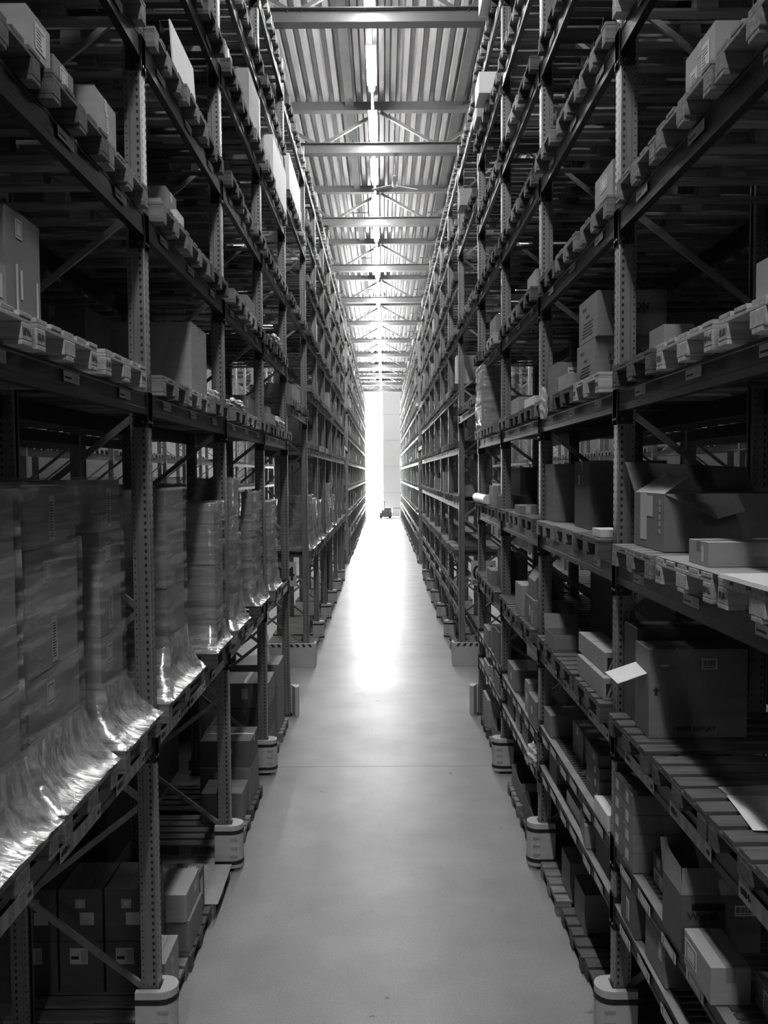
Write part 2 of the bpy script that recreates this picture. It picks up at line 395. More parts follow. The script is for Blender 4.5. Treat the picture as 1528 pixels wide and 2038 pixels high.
def rack(label, s, ys, bays, detail=1, off=0.0, rear=True, group='pallet racks along the aisle', skip_first=False):
    """ys: post positions; bays: one list of (z, kind) per bay. off: extra depth of the rack face behind the aisle face"""
    F = FX(s)+off; root = empty('pallet_rack', (s*F, ys[0], 0), 0 if s > 0 else PI)
    tag(root, label, 'rack', group); sg = 1 if s > 0 else -1     # root turned by pi on the left
    for y in ys:
        fr = empty('upright_frame', (0, sg*(y-ys[0]), 0), 0, root)
        ob('post', POST[1 if detail else 0], fr); ob('post', POST[1 if detail == 1 else 0], fr, (1.07,0,0), PI)
        if detail == 1:
            ob('base_plate', FOOT, fr); ob('base_plate', FOOT, fr, (1.07,0,0), PI)
            for k in range(15): ob('brace', BR[1 if k % 2 == 0 else -1], fr, (0, 0, .45+.7*k if k % 2 == 0 else .45+.7*k+.7) if k % 2 == 0 else (0,0,0)) if k % 2 == 0 else ob('brace', BR[-1], fr, (0, 0, .45+.7*(k+1)))
        else: ob('bracing', LATTICE, fr)
    for i in range(len(ys)-1):
        L = ys[i+1]-ys[i]; yc = sg*((ys[i]+ys[i+1])/2-ys[0])
        for (z, kind) in bays[i]:
            shelf = kind == 'shelf'
            k = (round(L,2), shelf)
            if k not in BEAM: BEAM[k] = beam_mesh(L, 'beam', shelf, .11 if shelf else HB)
            bm = ob('beam', BEAM[k], root, (0, yc, z))
            if detail == 1:
                for e in (-1, 1):
                    c = ob('connector', CONN, bm, (0, e*L/2, 0)); c.scale = (1, -e, 1) if e > 0 else (1, 1, 1)
                    if e > 0: c.scale = (1,1,1); c.rotation_euler = (0,0,0); c.data = CONN_R
            if detail >= 1:
                offs = (.35, 1.22, 2.12) if L < 3.2 else (.6, 1.8, 2.9)
                fc = LF['right']
                if shelf:
                    for q, o_ in enumerate((.25,.62,1.1,1.5,1.95,2.35)):
                        ob('location_label', lab(.24,.065,'frame',q), bm, (-.006, sg*(o_+.12-L/2), .05-.03*(q % 2)), rot=fc)
                elif abs(z-2.24) < .02:
                    for o_ in (.1, 1.02, 1.9): 
                        t = ob('location_label', lab(.6,.085,'shades',0), bm, (-.006, sg*(o_+.3-L/2), .06), rot=fc)
                        if detail == 1:
                            t.location.z = .05
                            if i < 2: ob('lettering', text_mesh('H04-', .05, 'ink'), bm, (-.0088, sg*(o_+.3-L/2)+sg*.22*(1 if s < 0 else -1)*-1, .035), rot=FACE['right'])
                else:
                    for q, o_ in enumerate(offs): ob('location_label', lab(.22,.055,'half',q), bm, (-.006, sg*(o_+.11-L/2), .095), rot=fc)
            if rear: ob('beam', BEAM[k], root, (1.07, yc, z), PI)
            if shelf:
                if k not in DK: DK[k] = deck_mesh(L)
                ob('shelf_deck', DK[k], root, (0, yc, z+.11))
    return root
CONN_R = None
def mirror_mesh(me):
    m2 = me.copy(); 
    for v in m2.vertices: v.co.y = -v.co.y
    m2.flip_normals(); return m2
CONN_R = mirror_mesh(CONN)

UP = [4.635, 5.875, 7.085, 8.25, 9.42, 10.6]
BRIDGE = [5.28, 7.1, 8.85, 10.45]
P = 'pallet'
A, B_, C_, D_ = 5.86, 8.66, 11.46, 14.26
E_ = 17.98
YN = [3.06, A, B_, C_, D_]
YNR = [3.03, 5.83, B_, C_, D_]
YM = [E_ + 2.8*i for i in range(7)]            # second run
YF = [YM[-1]+3.8 + 2.8*i for i in range(15)]   # far run
lowL = [(2.24, P)] + [(z, P) for z in UP]
def lowR(su, sl): return [(sl-.11-.012, 'shelf'), (su-.11-.012, 'shelf'), (2.24, P), (3.43, P)] + [(z, P) for z in UP]
farR = [(1.03, P), (1.46, P), (2.24, P), (3.43, P)] + [(z, P) for z in UP]
br = [(z, P) for z in BRIDGE]
rack('nearest pallet rack run on the left, wrapped carton stacks on its lowest beams', -1, YN, [lowL]*4, 1)
rack('nearest pallet rack run on the right, with slotted shelves near the floor', 1, YNR, [lowR(1.56,1.13), lowR(1.56,1.13), lowR(1.42,1.0), lowR(1.48,1.02)], 1)
rack('left pallet rack run behind the left cross passage, hazard striped guard at its foot', -1, YM, [lowL]*6, 2)
rack('right pallet rack run behind the right cross passage, hazard striped guard at its foot', 1, YM, [farR]*6, 2)
rack('last pallet rack run on the left, ending at the bright end wall', -1, YF, [farR]*14, 0, rear=False)
rack('last pallet rack run on the right, ending beside the grey end wall', 1, YF, [farR]*14, 0, rear=False)
# beams bridging the cross passages: each set hooks into the run before and after it
def bridge(label, s, y0, y1):
    F = FX(s); root = empty('passage_bridge', (s*F, (y0+y1)/2, 0), 0 if s > 0 else PI); tag(root, label, 'rack', 'beam bridges over the cross passages')
    L = y1-y0
    k = (round(L,2), False)
    if k not in BEAM: BEAM[k] = beam_mesh(L, 'beam')
    for z in BRIDGE:
        bm = ob('beam', BEAM[k], root, (0,0,z)); ob('beam', BEAM[k], root, (1.07,0,z), PI)
        for e in (-1, 1): ob('connector', CONN if e < 0 else CONN_R, bm, (0, e*L/2, 0))
        for o_ in (.5, 1.6, 2.7): ob('location_label', lab(.22,.055,'half',1), bm, (-.006, o_+.11-L/2, .095), rot=LF['right'])
for s, w in ((-1, 'left'), (1, 'right')):
    bridge(f'rack beams bridging the cross passage on the {w}, above the first number board', s, D_, E_)
    bridge(f'rack beams bridging the second cross passage on the {w}, far down the aisle', s, YM[-1], YF[0])
# racks standing back to back behind, and across the neighbouring aisles
for s, w in ((-1, 'left'), (1, 'right')):
    yy = [.26+2.8*i for i in range(6)] if s < 0 else [.23+2.8*i for i in range(6)]
    r = rack(f'rack row standing back to back behind the nearest {w} rack', s, yy, [[(z, P) for z in [2.24,3.43]+UP]]*5, 0, off=2.55, rear=True, group='racks behind the front rows')
    # turned to face the next aisle
    rack(f'rack row across the next aisle, seen through gaps of the {w} rack', s, [3.4+2.8*i for i in range(20)], [[(z, P) for z in [2.24,3.43]+UP[:1]]]*19, 0, off=2.55+1.07+3.3-1.07, rear=False, group='racks across the next aisles')

# ------------------------------------------------------------------ pallets on the racks
LEV = {0: 'floor', 2.24: 'lowest beam level', 3.43: 'second beam level'}
def lev_name(z, s, run):
    order = [2.24]+UP if (s < 0 and run < 2) else [2.24, 3.43]+UP
    n = ['lowest','second','third','fourth','fifth','sixth','seventh','eighth'][order.index(z)]
    return n+' level'
BAYN = ['first','second','third','fourth','fifth','sixth','seventh','eighth']
SLOT = ['front','middle','rear']
def tone(r): return r.choice(['wood']*5+['wood_dark']*4+['wood_pale'])
PT = {}
def fill(s, ys, levels, run, skip=(), parts_below=9, countable=True):
    w = 'left' if s < 0 else 'right'
    rn = {0: f'nearest {w} rack', 1: f'{w} rack after the passage', 2: f'last {w} rack'}[run]
    for i in range(len(ys)-1):
        for z in levels:
            for k in range(3):
                if (i, z, k) in skip or (s < 0 and run == 1 and ys[i] > 26 and ys[i] < 27 and k == 0): continue
                y = ys[i]+.05+.05+.4+k*.875+RND.uniform(-.03,.03)
                wn = 'wood_dark' if (s > 0 and run == 0 and z == 2.24) else tone(RND)
                zt = z+HB+.001
                if not countable: STUFF_P.append((s*(FX(s)-.07+RND.uniform(-.03,.02)), y, zt, s)); continue
                nm = f'{TONE[wn]} pallet, {SLOT[k]} of three, {lev_name(z,s,run)}, {BAYN[i]} bay, {rn}'
                pallet(nm, s, y, zt, wn, -.07+RND.uniform(-.03,.02), .8, ys[i] < parts_below)
PL = [2.24]+UP; PR = [2.24,3.43]+UP
skipL = {(i,2.24,k) for i in range(4) for k in range(3)} | {(0,4.635,k) for k in range(3)}
skipR = {(0,3.43,0),(0,3.43,1),(0,3.43,2),(0,4.635,0),(0,4.635,1),(0,4.635,2)}
fill(-1, YN, PL, 0, skipL); fill(1, YNR, PR, 0, skipR)
fill(-1, YM[:3], PL, 1); fill(1, YM[:3], PR, 1)
fill(-1, YM[2:], PL, 1, countable=False); fill(1, YM[2:], PR, 1, countable=False)
fill(-1, YF, PR, 2, countable=False); fill(1, YF, PR, 2, countable=False)
for s, w in ((-1,'left'),(1,'right')):
    for z in BRIDGE:
        for k, o_ in enumerate((.15, 1.3, 2.4)):
            wn = tone(RND)
            pallet(f'{TONE[wn]} pallet, {SLOT[k]} of three on the {["lowest","second","third","top"][BRIDGE.index(z)]} beam over the {w} cross passage', s, D_+.5+o_, z+HB+.001, wn, -.07, .8, False)
# hand-placed near pallets
for k, (y, wn, d) in enumerate(((3.32,'wood_pale','pale new wooden pallet at the frame edge, under the taped tall carton, left rack'),(4.17,'wood_pale','pale wooden pallet with bright edge boards beside the tall carton, left rack'),(5.1,'wood_pale','pale wooden pallet next to the first left post, its top empty'))):
    pallet(d, -1, y, 4.786, wn, -.085)
for (y, wn, d) in ((3.45,'wood_pale','pale pallet under the printed box at the right edge, above eye level'),(4.32,'wood_pale','pale empty wooden pallet left of the printed box at the right edge'),(5.22,'wood_dark','dark pallet with film scraps next to the first right post, above eye level')):
    pallet(d, 1, y, 4.786, wn, -.085)
for (y, wn, d) in ((3.42,'wood_pale','pale pallet under white corrugated sheets at the right edge'),(4.3,'wood_pale','pale pallet carrying the long flat carton on a card sheet, right rack'),(5.2,'wood','worn pallet under the big open flapped carton, right rack')):
    pallet(d, 1, y, 3.581, wn, -.085)

# ------------------------------------------------------------------ stretch wrapped stacks on the left lowest beams
def wrapped(desc, s, u0, u1, y0, y1, z0, rows, h, pal, cols=2, m='card_pale', flare=.40, seed=1, labels=True, film=True, where=''):
    zt = z0+rows*h; F = FX(s); d = (u1-u0)/cols
    for r in range(rows):
        for c in range(cols):
            if c and not (3.9 < y0 < 8.9): continue
            ls = []
            if labels and c == 0 and y0 < 6:
                ls = [('aisle', 0, h*.45, .07, h*.75, 'lines')] if r % 2 == 0 else [('aisle', -.1*(y1-y0), h*.6, .10, .12, 'frame')]
                if r in (1, 3) and 4 < y0 < 4.5: ls.append(('cam', d/2-.09, h*.5, .085, h*.85, 'lines'))
            lv = ['bottom','second','third','fourth','fifth','sixth','seventh','eighth'][r] if r < rows-1 else 'top'
            carton(f'brown carton, {lv} layer {"aisle side" if c == 0 else "inner side"} of {desc}', s, u0+c*d, u0+(c+1)*d-.006, y0+.004*(r % 2), y1-.004*((r+1) % 2), z0+r*h, z0+(r+1)*h-.003, m, RND.uniform(-.012,.012), tape=(c == 0), labels=ls if y0 < 9 else (), group=f'cartons in {desc}')
    if not film: return
    b = MB(); e = .022; rings = []; rr = random.Random(seed)
    pu0, pu1, py0, py1 = pal
    zs = [zt+e*.6] + [zt-(zt-z0)*t for t in (.02,.12,.25,.4,.52,.64,.74,.80,.85,.90,.93,.955,.975,.99,1.0)]
    NPT = 12
    for zi, z in enumerate(zs):
        t = max(0, 1-(z-z0)/flare) ** 2.6 if z-z0 < flare else 0
        a0 = (u0-e)*(1-t)+(pu0-.012)*t; a1 = (u1+e)*(1-t)+(pu1)*t; b0 = (y0-e)*(1-t)+(py0-.012)*t; b1 = (y1+e)*(1-t)+(py1+.012)*t
        ring = []
        for (p, q) in (((a0,b0),(a1,b0)),((a1,b0),(a1,b1)),((a1,b1),(a0,b1)),((a0,b1),(a0,b0))):
            for i in range(NPT):
                f = i/NPT; mid = 4*f*(1-f)
                pull = t*mid*1.1*(1-t) + .010*mid*(1 if zi else 0)
                x = p[0]+(q[0]-p[0])*f; y = p[1]+(q[1]-p[1])*f
                cx, cy = (a0+a1)/2, (b0+b1)/2
                x += (cx-x)*pull*.5 + rr.uniform(-1,1)*.006; y += (cy-y)*pull*.5 + rr.uniform(-1,1)*.006
                ring.append((s*(F+x)-s*(F+(u0+u1)/2), y-(y0+y1)/2, z-z0 + (rr.uniform(-.004,.004) if 0 < zi < len(zs)-1 else .003)))
        rings.append(ring)
    n = len(rings[0])
    for ring in rings: b.v += ring
    for i in range(len(rings)-1):
        for j in range(n): b.f.append((i*n+j, i*n+(j+1)%n, (i+1)*n+(j+1)%n, (i+1)*n+j)); b.mi.append(0)
    b.f.append(tuple(range(n))); b.mi.append(0)
    nsk = next(i for i, z in enumerate(zs) if z-z0 < flare*.75)-1
    for i in range(len(b.f)-1):
        if i//n >= nsk: b.mi[i] = 1
    me = b.mesh('stretch_wrap', [M['film'], M['film_skirt']])
    for p in me.polygons: p.use_smooth = True
    tag(ob('stretch_wrap', me, None, (s*(F+(u0+u1)/2), (y0+y1)/2, z0)), f'clear stretch film around {desc}', 'stretch wrap', 'stretch films around carton stacks')
ZP = 2.24+HB+.001; ZD = ZP+.146
def pl(desc, y0, y1, wn='wood', w=.8): pallet(f'wooden pallet under {desc}', -1, (y0+y1)/2, ZP, wn, -.07, w)
W = [('the wrapped stack cut by the left frame edge', 3.15, 3.9, 3.12, 3.92, 5, .325, .1, .9, 'wood', .8),
     ('the big wrapped stack with barcode sheets, left rack', 4.08, 4.76, 4.0, 4.8, 5, .325, .13, .98, 'wood', .8),
     ('the wrapped stack just before the first left post', 5.13, 5.56, 4.95, 5.75, 5, .33, .13, .98, 'wood', .8),
     ('the wrapped stack just behind the first left post', 6.45, 7.02, 5.97, 7.17, 4, .39, .06, .95, 'wood', 1.2),
     ('the bare topped stack before the second left post', 8.0, 8.42, 7.66, 8.46, 7, .2, .0, .9, 'wood_dark', .8),
     ('the tall rounded stack behind the second left post', 8.95, 9.5, 8.78, 9.58, 4, .41, .02, .95, 'wood', .8),
     ('the tall stack before the third left post', 10.5, 11.2, 10.45, 11.25, 5, .29, .03, .98, 'wood_dark', .8),
     ('the slim stack behind the third left post', 11.9, 12.6, 11.85, 12.65, 6, .215, .0, .95, 'wood', .8)]
for i, (d, a, b2, p0, p1, rows, h, u0, u1, wn, pw) in enumerate(W):
    wrapped(d, -1, u0, u1, a, b2, ZD, rows, h, (-.075, 1.14, p0, p1), seed=i+3, flare=.42 if i != 4 else .2)
    pl(d, p0, p1, wn, pw)
b = MB(); rr = random.Random(5); prev = None
for i in range(15):
    z = 2.38-.045*i; w_ = .018+.02*abs(math.sin(i*.9))+(.03 if 10 < i < 14 else 0); x = .008*math.sin(i*.7); cur = ((x, -w_, z), (x+.012*math.sin(i), w_, z))
    if prev: b.quad([prev[0], prev[1], cur[1], cur[0]])
    prev = cur
me = b.mesh('film_strip', M['foam'], fix=False); o = ob('film_strip', me, None, (-1.572, 11.0, 0)); o.modifiers.new('t', 'SOLIDIFY').thickness = .002
tag(o, 'torn strip of film hanging down from a pallet before the third left post', 'packing film')
# second run, lowest beams
for i, (y, rows, h, nm) in enumerate(((18.9, 6, .2, 'first'),(20.1, 5, .22, 'second'),(21.6, 4, .25, 'third'),(24.4, 7, .2, 'fourth'),(25.3, 7, .2, 'fifth'),(27.4,5,.2,'sixth'))):
    d = f'the {nm} wrapped stack past the left cross passage'
    wrapped(d, -1, .02, .62, y-.36, y+.36, ZD, rows, h, (-.07, 1.1, y-.4, y+.4), cols=1, seed=20+i, labels=False)

# ------------------------------------------------------------------ hand placed loads, left rack
L4 = 4.786+.146; L5 = 5.875+HB+.147; L7 = 7.085+HB+.147; L8 = 8.25+HB+.147
carton('tall brown carton with torn tape strips, above eye level, left frame edge', -1, .09, .9, 3.87, 4.25, L4, 5.47, 'card',
       labels=[('aisle', -.05, .46, .07, .09, 'frame')])
tall = [o for o in bpy.data.objects if o.get('label', '').startswith('tall brown carton with torn')][0]
for a, z, h in ((-.08,.16,.26),(-.03,.2,.14),(.15,.13,.24),(.05,.04,.06)):
    ob('torn_tape', lab(.022, h, 'plainpaper', 0), tall, (.406, a, z), rot=LF['left'])
carton('small printed carton at the left frame edge, in front of the tall carton', -1, -.03, .3, 3.2, 3.6, L4, 5.12, 'card_pale', labels=[('aisle', .1, .09, .12, .10, 'lines')], tape=False)
carton('big tapered plain carton, above eye level, between first and second left posts', -1, .03, .78, 7.31, 7.93, L4, 5.56, 'card_pale')
carton('dark carton deep in the left rack behind the big tapered carton', -1, .6, 1.1, 6.3, 6.9, L4, 5.5, 'card_dark')
crumple('white crumpled film lump beside the big tapered carton, left rack', (-1.68, 8.2, L4), (.06,.13,.07), seed=2)
carton('brown carton with a pale corner label before the third left post, above eye level', -1, .1, .7, 10.55, 11.3, L4, 5.23, 'card', labels=[('aisle', -.2, .2, .08, .1, 'half')])
crumple('long white crumpled film roll lying on the pallet behind the second left post', (-1.68, 9.35, L4), (.09,.5,.07), seed=3)
carton('lower of two small cartons behind the third left post', -1, -.04, .3, 11.8, 12.4, L4, L4+.16, 'card_pale', tape=False)
carton('upper of two small cartons behind the third left post', -1, 0, .25, 11.82, 12.2, L4+.162, L4+.26, 'card', tape=False)
crumple('white crumpled foam sheet beside two small cartons, left rack', (-1.68, 12.95, L4), (.11,.38,.1), seed=4)
Z5 = 5.28+HB+.147
carton('wrapped grey carton on the lowest beam over the left cross passage', -1, -.02, .8, 15.3, 16.4, Z5, Z5+.3, 'card_pale', labels=[('aisle',0,.15,.2,.1,'lines')])
carton('small box beside the wrapped grey carton over the left cross passage', -1, 0, .4, 14.55, 15.0, Z5, Z5+.25, 'card')
# level 5.9
carton('pale carton with a white label, upper left corner, left rack', -1, -.04, .4, 3.85, 4.12, L5, 6.36, 'card_pale', labels=[('aisle',0.02,.1,.12,.12,'lines')])
carton('small carton with label beside the pale carton, upper left', -1, -.04, .3, 4.16, 4.42, L5, 6.29, 'card', labels=[('aisle',0,.06,.1,.08,'frame')])
carton('steep lit carton with white marks, upper left next to the first post', -1, .05, .7, 5.01, 5.4, L5, 6.53, 'card_pale', labels=[('aisle',.02,.22,.04,.12,'lines')])
carton('brown carton on the pallet row behind the first left post, third level', -1, .1, .6, 6.8, 7.15, L5, 6.56, 'card')
carton('tiny pale carton in front of the brown carton, third level, left rack', -1, 0, .2, 6.25, 6.45, L5, 6.28, 'card_pale', tape=False)
carton('small pale block carton right beside the brown carton, third level, left rack', -1, -.05, .15, 6.55, 6.78, L5, 6.29, 'white', tape=False)
carton('dark round shouldered carton before the third left post, third level', -1, 0, .5, 10.2, 10.8, L5, 6.42, 'card')
crumple('white crumpled plastic hanging on a pallet edge near the fourth left post', (-1.66, 12.7, L5), (.09,.4,.09), seed=6)
# level 7.1
b_ = MB().box(-.006,.006,-.39,.39,0,.34); tag(ob('white_board', b_.mesh('white_board', M['white'], bevel=.003), None, (-1.605, 6.9, L7), rot=(0,-.06,0)), 'white flat board leaning upright on a pallet, fourth level, left rack', 'board')
# level 8.25
carton('pale carton behind the second left post, fifth level', -1, 0, .5, 8.95, 9.4, L8, 8.83, 'card_pale')
carton('large pale carton with white labels and arrows before the third left post, fifth level', -1, -.04, .7, 10.3, 11.1, L8, 9.18, 'card_pale',
       labels=[('cam',-.15,.5,.16,.12,'lines'),('cam',-.17,.22,.16,.12,'bars'),('cam',.1,.2,.14,.16,'lines')], texts=[('cam',.14,.36,'11',.09,'ink')])
carton('carton stack base behind the third left post, fifth level', -1, -.02, .5, 11.65, 12.3, L8, 8.86, 'card_pale')
carton('long white carton standing on edge near the fourth left post, fifth level', -1, -.05, .12, 12.45, 14.1, L8, 9.25, 'white', tape=False)
Z8 = 8.85+HB+.147
carton('long white carton over the left cross passage, third bridge beam', -1, -.06, .12, 14.5, 16.4, Z8, Z8+.62, 'white', tape=False)
carton('pale tall carton beside the long white carton over the left cross passage', -1, 0, .45, 16.55, 17.3, Z8, Z8+.45, 'card_pale')

# ------------------------------------------------------------------ right rack loads
R3 = 3.43+HB+.147; R2 = 2.24+HB+.147; R4 = L4; R5 = L5
carton('pale carton with two white labels, high on the right near the frame edge', 1, .06, .55, 4.29, 4.7, R5, 6.5, 'card_pale', labels=[('aisle',.08,.14,.1,.16,'lines'),('aisle',-.08,.2,.1,.16,'lines')])
carton('open topped pale crate just behind the first right post, third level above eye', 1, .03, .5, 6.05, 6.55, R5, 6.47, 'card_pale', labels=[('aisle',0,.2,.2,.1,'frame')])
carton('grey translucent tub next to the second right post, above eye level', 1, -.02, .3, 8.78, 9.3, R5, 6.36, 'card_pale', tape=False, name='storage_tub', cat='tub')
# printed boxes with the big maker's name
EP = [('cam',.02,.21,'EPSON',.075,'ink'),('cam',-.13,.19,'11',.06,'ink'),('aisle',.12,.27,'EPSON',.04,'ink'),('aisle',0,.2,'HW-28-F',.03,'ink'),('cam',.02,.18,'EXCEED YOUR VISION',.018,'ink')]
for z0, nm, y0 in ((R4, 'lower', 6.57),(R4+.352, 'upper', 6.5)):
    c = carton(f'{nm} of two large cartons with a printed maker name behind the first right post', 1, .04, .58, y0, y0+.6, z0, z0+.35, 'card', tape=False,
           texts=[(f, a, z*.95, t, s_, c_) for f, a, z, t, s_, c_ in EP])
    for q in range(5): ob('print_line', MB().box(-.2+.02*q,.16-.03*(q%2),-.001,0,-.004,.004).mesh('print_line', M['ink'], fix=False), c, (-.2708, 0, .05+.025*q), rot=LF['right'])
    # fragile glass and arrows
    b2 = MB(); b2.extrude([(-.018,.10),(.018,.10),(.012,.07),(.003,.06),(.003,.03),(.014,.022),(-.014,.022),(-.003,.03),(-.003,.06),(-.012,.07)], 0, .0008)
    for x in (-.014,.014): b2.extrude([(x-.003,.12),(x+.003,.12),(x+.003,.16),(x+.009,.16),(x,.175),(x-.009,.16),(x-.003,.16)], 0, .0008)
    b2.box(-.026,.026,.113,.118,0,.0008)
    ob('handling_mark', b2.mesh('handling_mark', M['ink']), c, (-.14,-.3008,.07), rot=FACE['cam'])
carton('plain small carton on the pale pallet, above eye level, right of the first right post', 1, .11, .3, 5.17, 5.45, R4, 5.13, 'card_pale', tape=False)
carton('pale rough edged carton cut by the right frame edge, above eye level', 1, .02, .5, 3.1, 3.7, R4, 5.13, 'card_pale')
carton('small carton with a printed maker name at the right frame edge', 1, .12, .4, 3.05, 3.5, 5.132, 5.34, 'white', tape=False, texts=[('aisle',.12,.1,'EPSON',.07,'ink'),('aisle',.12,.06,'EXCEED YOUR VISION',.018,'ink')])
carton('brown carton with a top label before the second right post, above eye level', 1, .03, .4, 7.95, 8.38, R4, 5.27, 'card', labels=[('cam',0,.26,.16,.06,'half')])
carton('small pale carton between the brown carton and the printed cartons', 1, .0, .25, 7.4, 7.75, R4, 5.1, 'card_pale', tape=False)
crumple('pale rag hanging from a pallet edge on the right, above eye level', (1.515, 7.82, 4.72), (.035,.07,.17), name='hanging_rag', seed=8, cat='rag')
carton('stacked pale cartons base behind the second right post, above eye level', 1, 0, .4, 10.0, 10.6, R4, R4+.2, 'card_pale')
carton('flat pale carton on the pallet behind the second right post, above eye level', 1, 0, .3, 9.0, 9.6, R4, R4+.12, 'white', tape=False)
wrapped('the leaning wrapped stack before the right cross passage', 1, -.06, .6, 13.1, 13.9, R4, 3, .33, (-.06,.6,13.1,13.9), seed=40, labels=False, flare=.1)
carton('dark carton with a white label, fourth right bay, third level', 1, .0, .5, 12.0, 12.7, R5, 6.5, 'card', labels=[('cam',.1,.2,.12,.12,'lines')])
for q, (y, z, u, h, m) in enumerate(((12.2, 9.42, -.22, .3, 'white'),(13.0, 9.42, -.16, .25, 'card_pale'),(11.9, 10.6, -.2, .35, 'white'),(15.4, 8.85, -.2, .3, 'card_pale'))):
    carton(f'{["first","second","third","last"][q]} pale load poking out over the aisle high on the right rack', 1, u, u+.66, y, y+.5, z+HB+.147, z+HB+.147+h, m, tape=False, group='loads poking out high on the right')
# 3.43 level
op = carton('big open carton with raised flaps and torn white labels, right rack at eye level', 1, .05, .85, 4.96, 5.55, R3, 4.08, 'card', op=True, tape=False)
def panel(parent, name, pts, m, t=.004, label=None):
    p = [Vector(q) for q in pts]; n = (p[1]-p[0]).cross(p[2]-p[0]).normalized()*t
    b = MB(); k = len(p); b.v = [tuple(q) for q in p]+[tuple(q+n) for q in p]
    b.f = [tuple(range(k-1,-1,-1)), tuple(range(k,2*k))]+[(i,(i+1)%k,k+(i+1)%k,k+i) for i in range(k)]; b.mi = [0]*len(b.f)
    return ob(name, b.mesh(name, M[m]), parent, label=label)
hx, hy, hz = .4, .295, 4.08-R3
panel(op, 'flap', [(-hx,-hy,hz),(hx*.1,-hy,hz),(hx*.05,-hy-.16,hz-.10),(-hx+.25,-hy-.19,hz-.14)], 'card')
panel(op, 'flap', [(-hx,hy,hz),(hx,hy,hz),(hx+.0,hy+.12,hz+.16),(-hx-.03,hy+.12,hz+.2)], 'card_dark')
panel(op, 'flap', [(-hx,-hy,hz),(-hx,hy*.9,hz),(-hx+.18,hy*.8,hz+.12),(-hx+.16,-hy+.06,hz+.10)], 'card_pale', label='pale inner flap folded upward')
panel(op, 'flap', [(hx,-hy,hz),(hx,hy,hz),(hx+.2,hy,hz+.06),(hx+.2,-hy,hz+.06)], 'card')
ob('torn_label', lab(.13,.30,'plainpaper'), op, (-hx-.001, .09, .2), rot=LF['right'])
ob('torn_label', lab(.12,.13,'plainpaper'), op, (-hx-.001, -.03, .27), rot=LF['right'])
for k in range(5): ob('printed_mark', lab(.03,.03,'frame',k), op, (-hx-.001, -.22, .12+.045*k), rot=LF['right'])
sh = MB().box(-.5,.5,-.48,.48,0,.006); tag(ob('card_sheet', sh.mesh('card_sheet', M['card_pale'], bevel=.002), None, (2.06,4.22,R3), -.0), 'grey card sheet under the long flat carton, right rack', 'card sheet')
sh = MB()
for k in range(4): sh.box(-.45+.004*k,.45,-.36+.01*k,.36,.0045*k,.0045*k+.004)
tag(ob('corrugated_sheets', sh.mesh('corrugated_sheets', M['white'], bevel=.001), None, (1.99,3.42,R3), .03), 'thin stack of white corrugated sheets at the right frame edge', 'card sheet')
carton('long flat carton with a torn tape end on the card sheet, right rack', 1, -.02, .75, 4.1, 4.36, R3+.007, R3+.13, 'card_pale', labels=[('aisle',-.06,.06,.03,.08,'plainpaper')])
carton('tall pale carton with a bright bulging edge before the second right post', 1, .04, .36, 8.15, 8.56, R3, 4.3, 'card')
carton('tall plain carton with a printed triangle just behind the first right post', 1, .1, .75, 6.95, 7.5, R3, 4.31, 'card_dark', labels=[('aisle',.1,.42,.05,.08,'half')])
carton('small roll end carton on the pallet beside the first right post', 1, -.03, .12, 6.1, 6.35, R3, R3+.06, 'white', tape=False)
carton('long flat carton with pale end label behind the second right post', 1, -.03, .27, 9.72, 10.1, R3, R3+.1, 'card', labels=[('cam',-.05,.05,.06,.09,'frame')])
carton('dark flat carton overhanging its pallet behind the third right post', 1, .02, .37, 11.62, 12.05, R3, R3+.17, 'card')
carton('short upright carton behind the dark flat carton, third right post', 1, -.02, .2, 12.15, 12.6, R3, R3+.3, 'card_pale')
b2 = MB().cyl((0,0,0), .075, 1.5, 'y', 16); tag(ob('foam_roll', b2.mesh('foam_roll', M['foam'], bevel=.01), None, (1.6, 12.65, R3+.08)), 'white foam roll lying along the pallets before the right cross passage', 'foam roll')
carton('big dark carton deep behind the third right post at eye level', 1, .45, 1.1, 9.0, 11.2, R3, 4.25, 'card_dark')
carton('grey carton with holes deep before the right cross passage', 1, .4, 1.05, 12.3, 14.0, R3, 4.3, 'card', tape=False)
# 2.24 level
pe = carton('large brown carton printed PART EXPORT, right rack below eye level', 1, .02, .64, 5.12, 5.40, R2, 3.10, 'card', tape=False,
       labels=[('cam',.07,.47,.10,.07,'bars'),('cam',-.21,.46,.055,.012,'frame')], texts=[('cam',-.01,.045,'PART EXPORT',.038,'ink')])
b2 = MB(); b2.extrude([(-.01,0),(.01,0),(.01,.03),(.024,.03),(0,.055),(-.024,.03),(-.01,.03)],0,.001)
ob('printed_arrow', b2.mesh('printed_arrow', M['ink']), pe, (-.265,-.141,.27), rot=FACE['cam'])
panel(pe, 'flap', [(-.31,-.10,.40),(-.31,.13,.42),(-.52,.10,.36),(-.50,-.12,.34)], 'white', label='pale flap sticking out towards the aisle')
carton('taller dark carton behind the PART EXPORT carton', 1, .04, .75, 5.43, 5.72, R2, 3.17, 'card_dark', tape=False)
ST = []
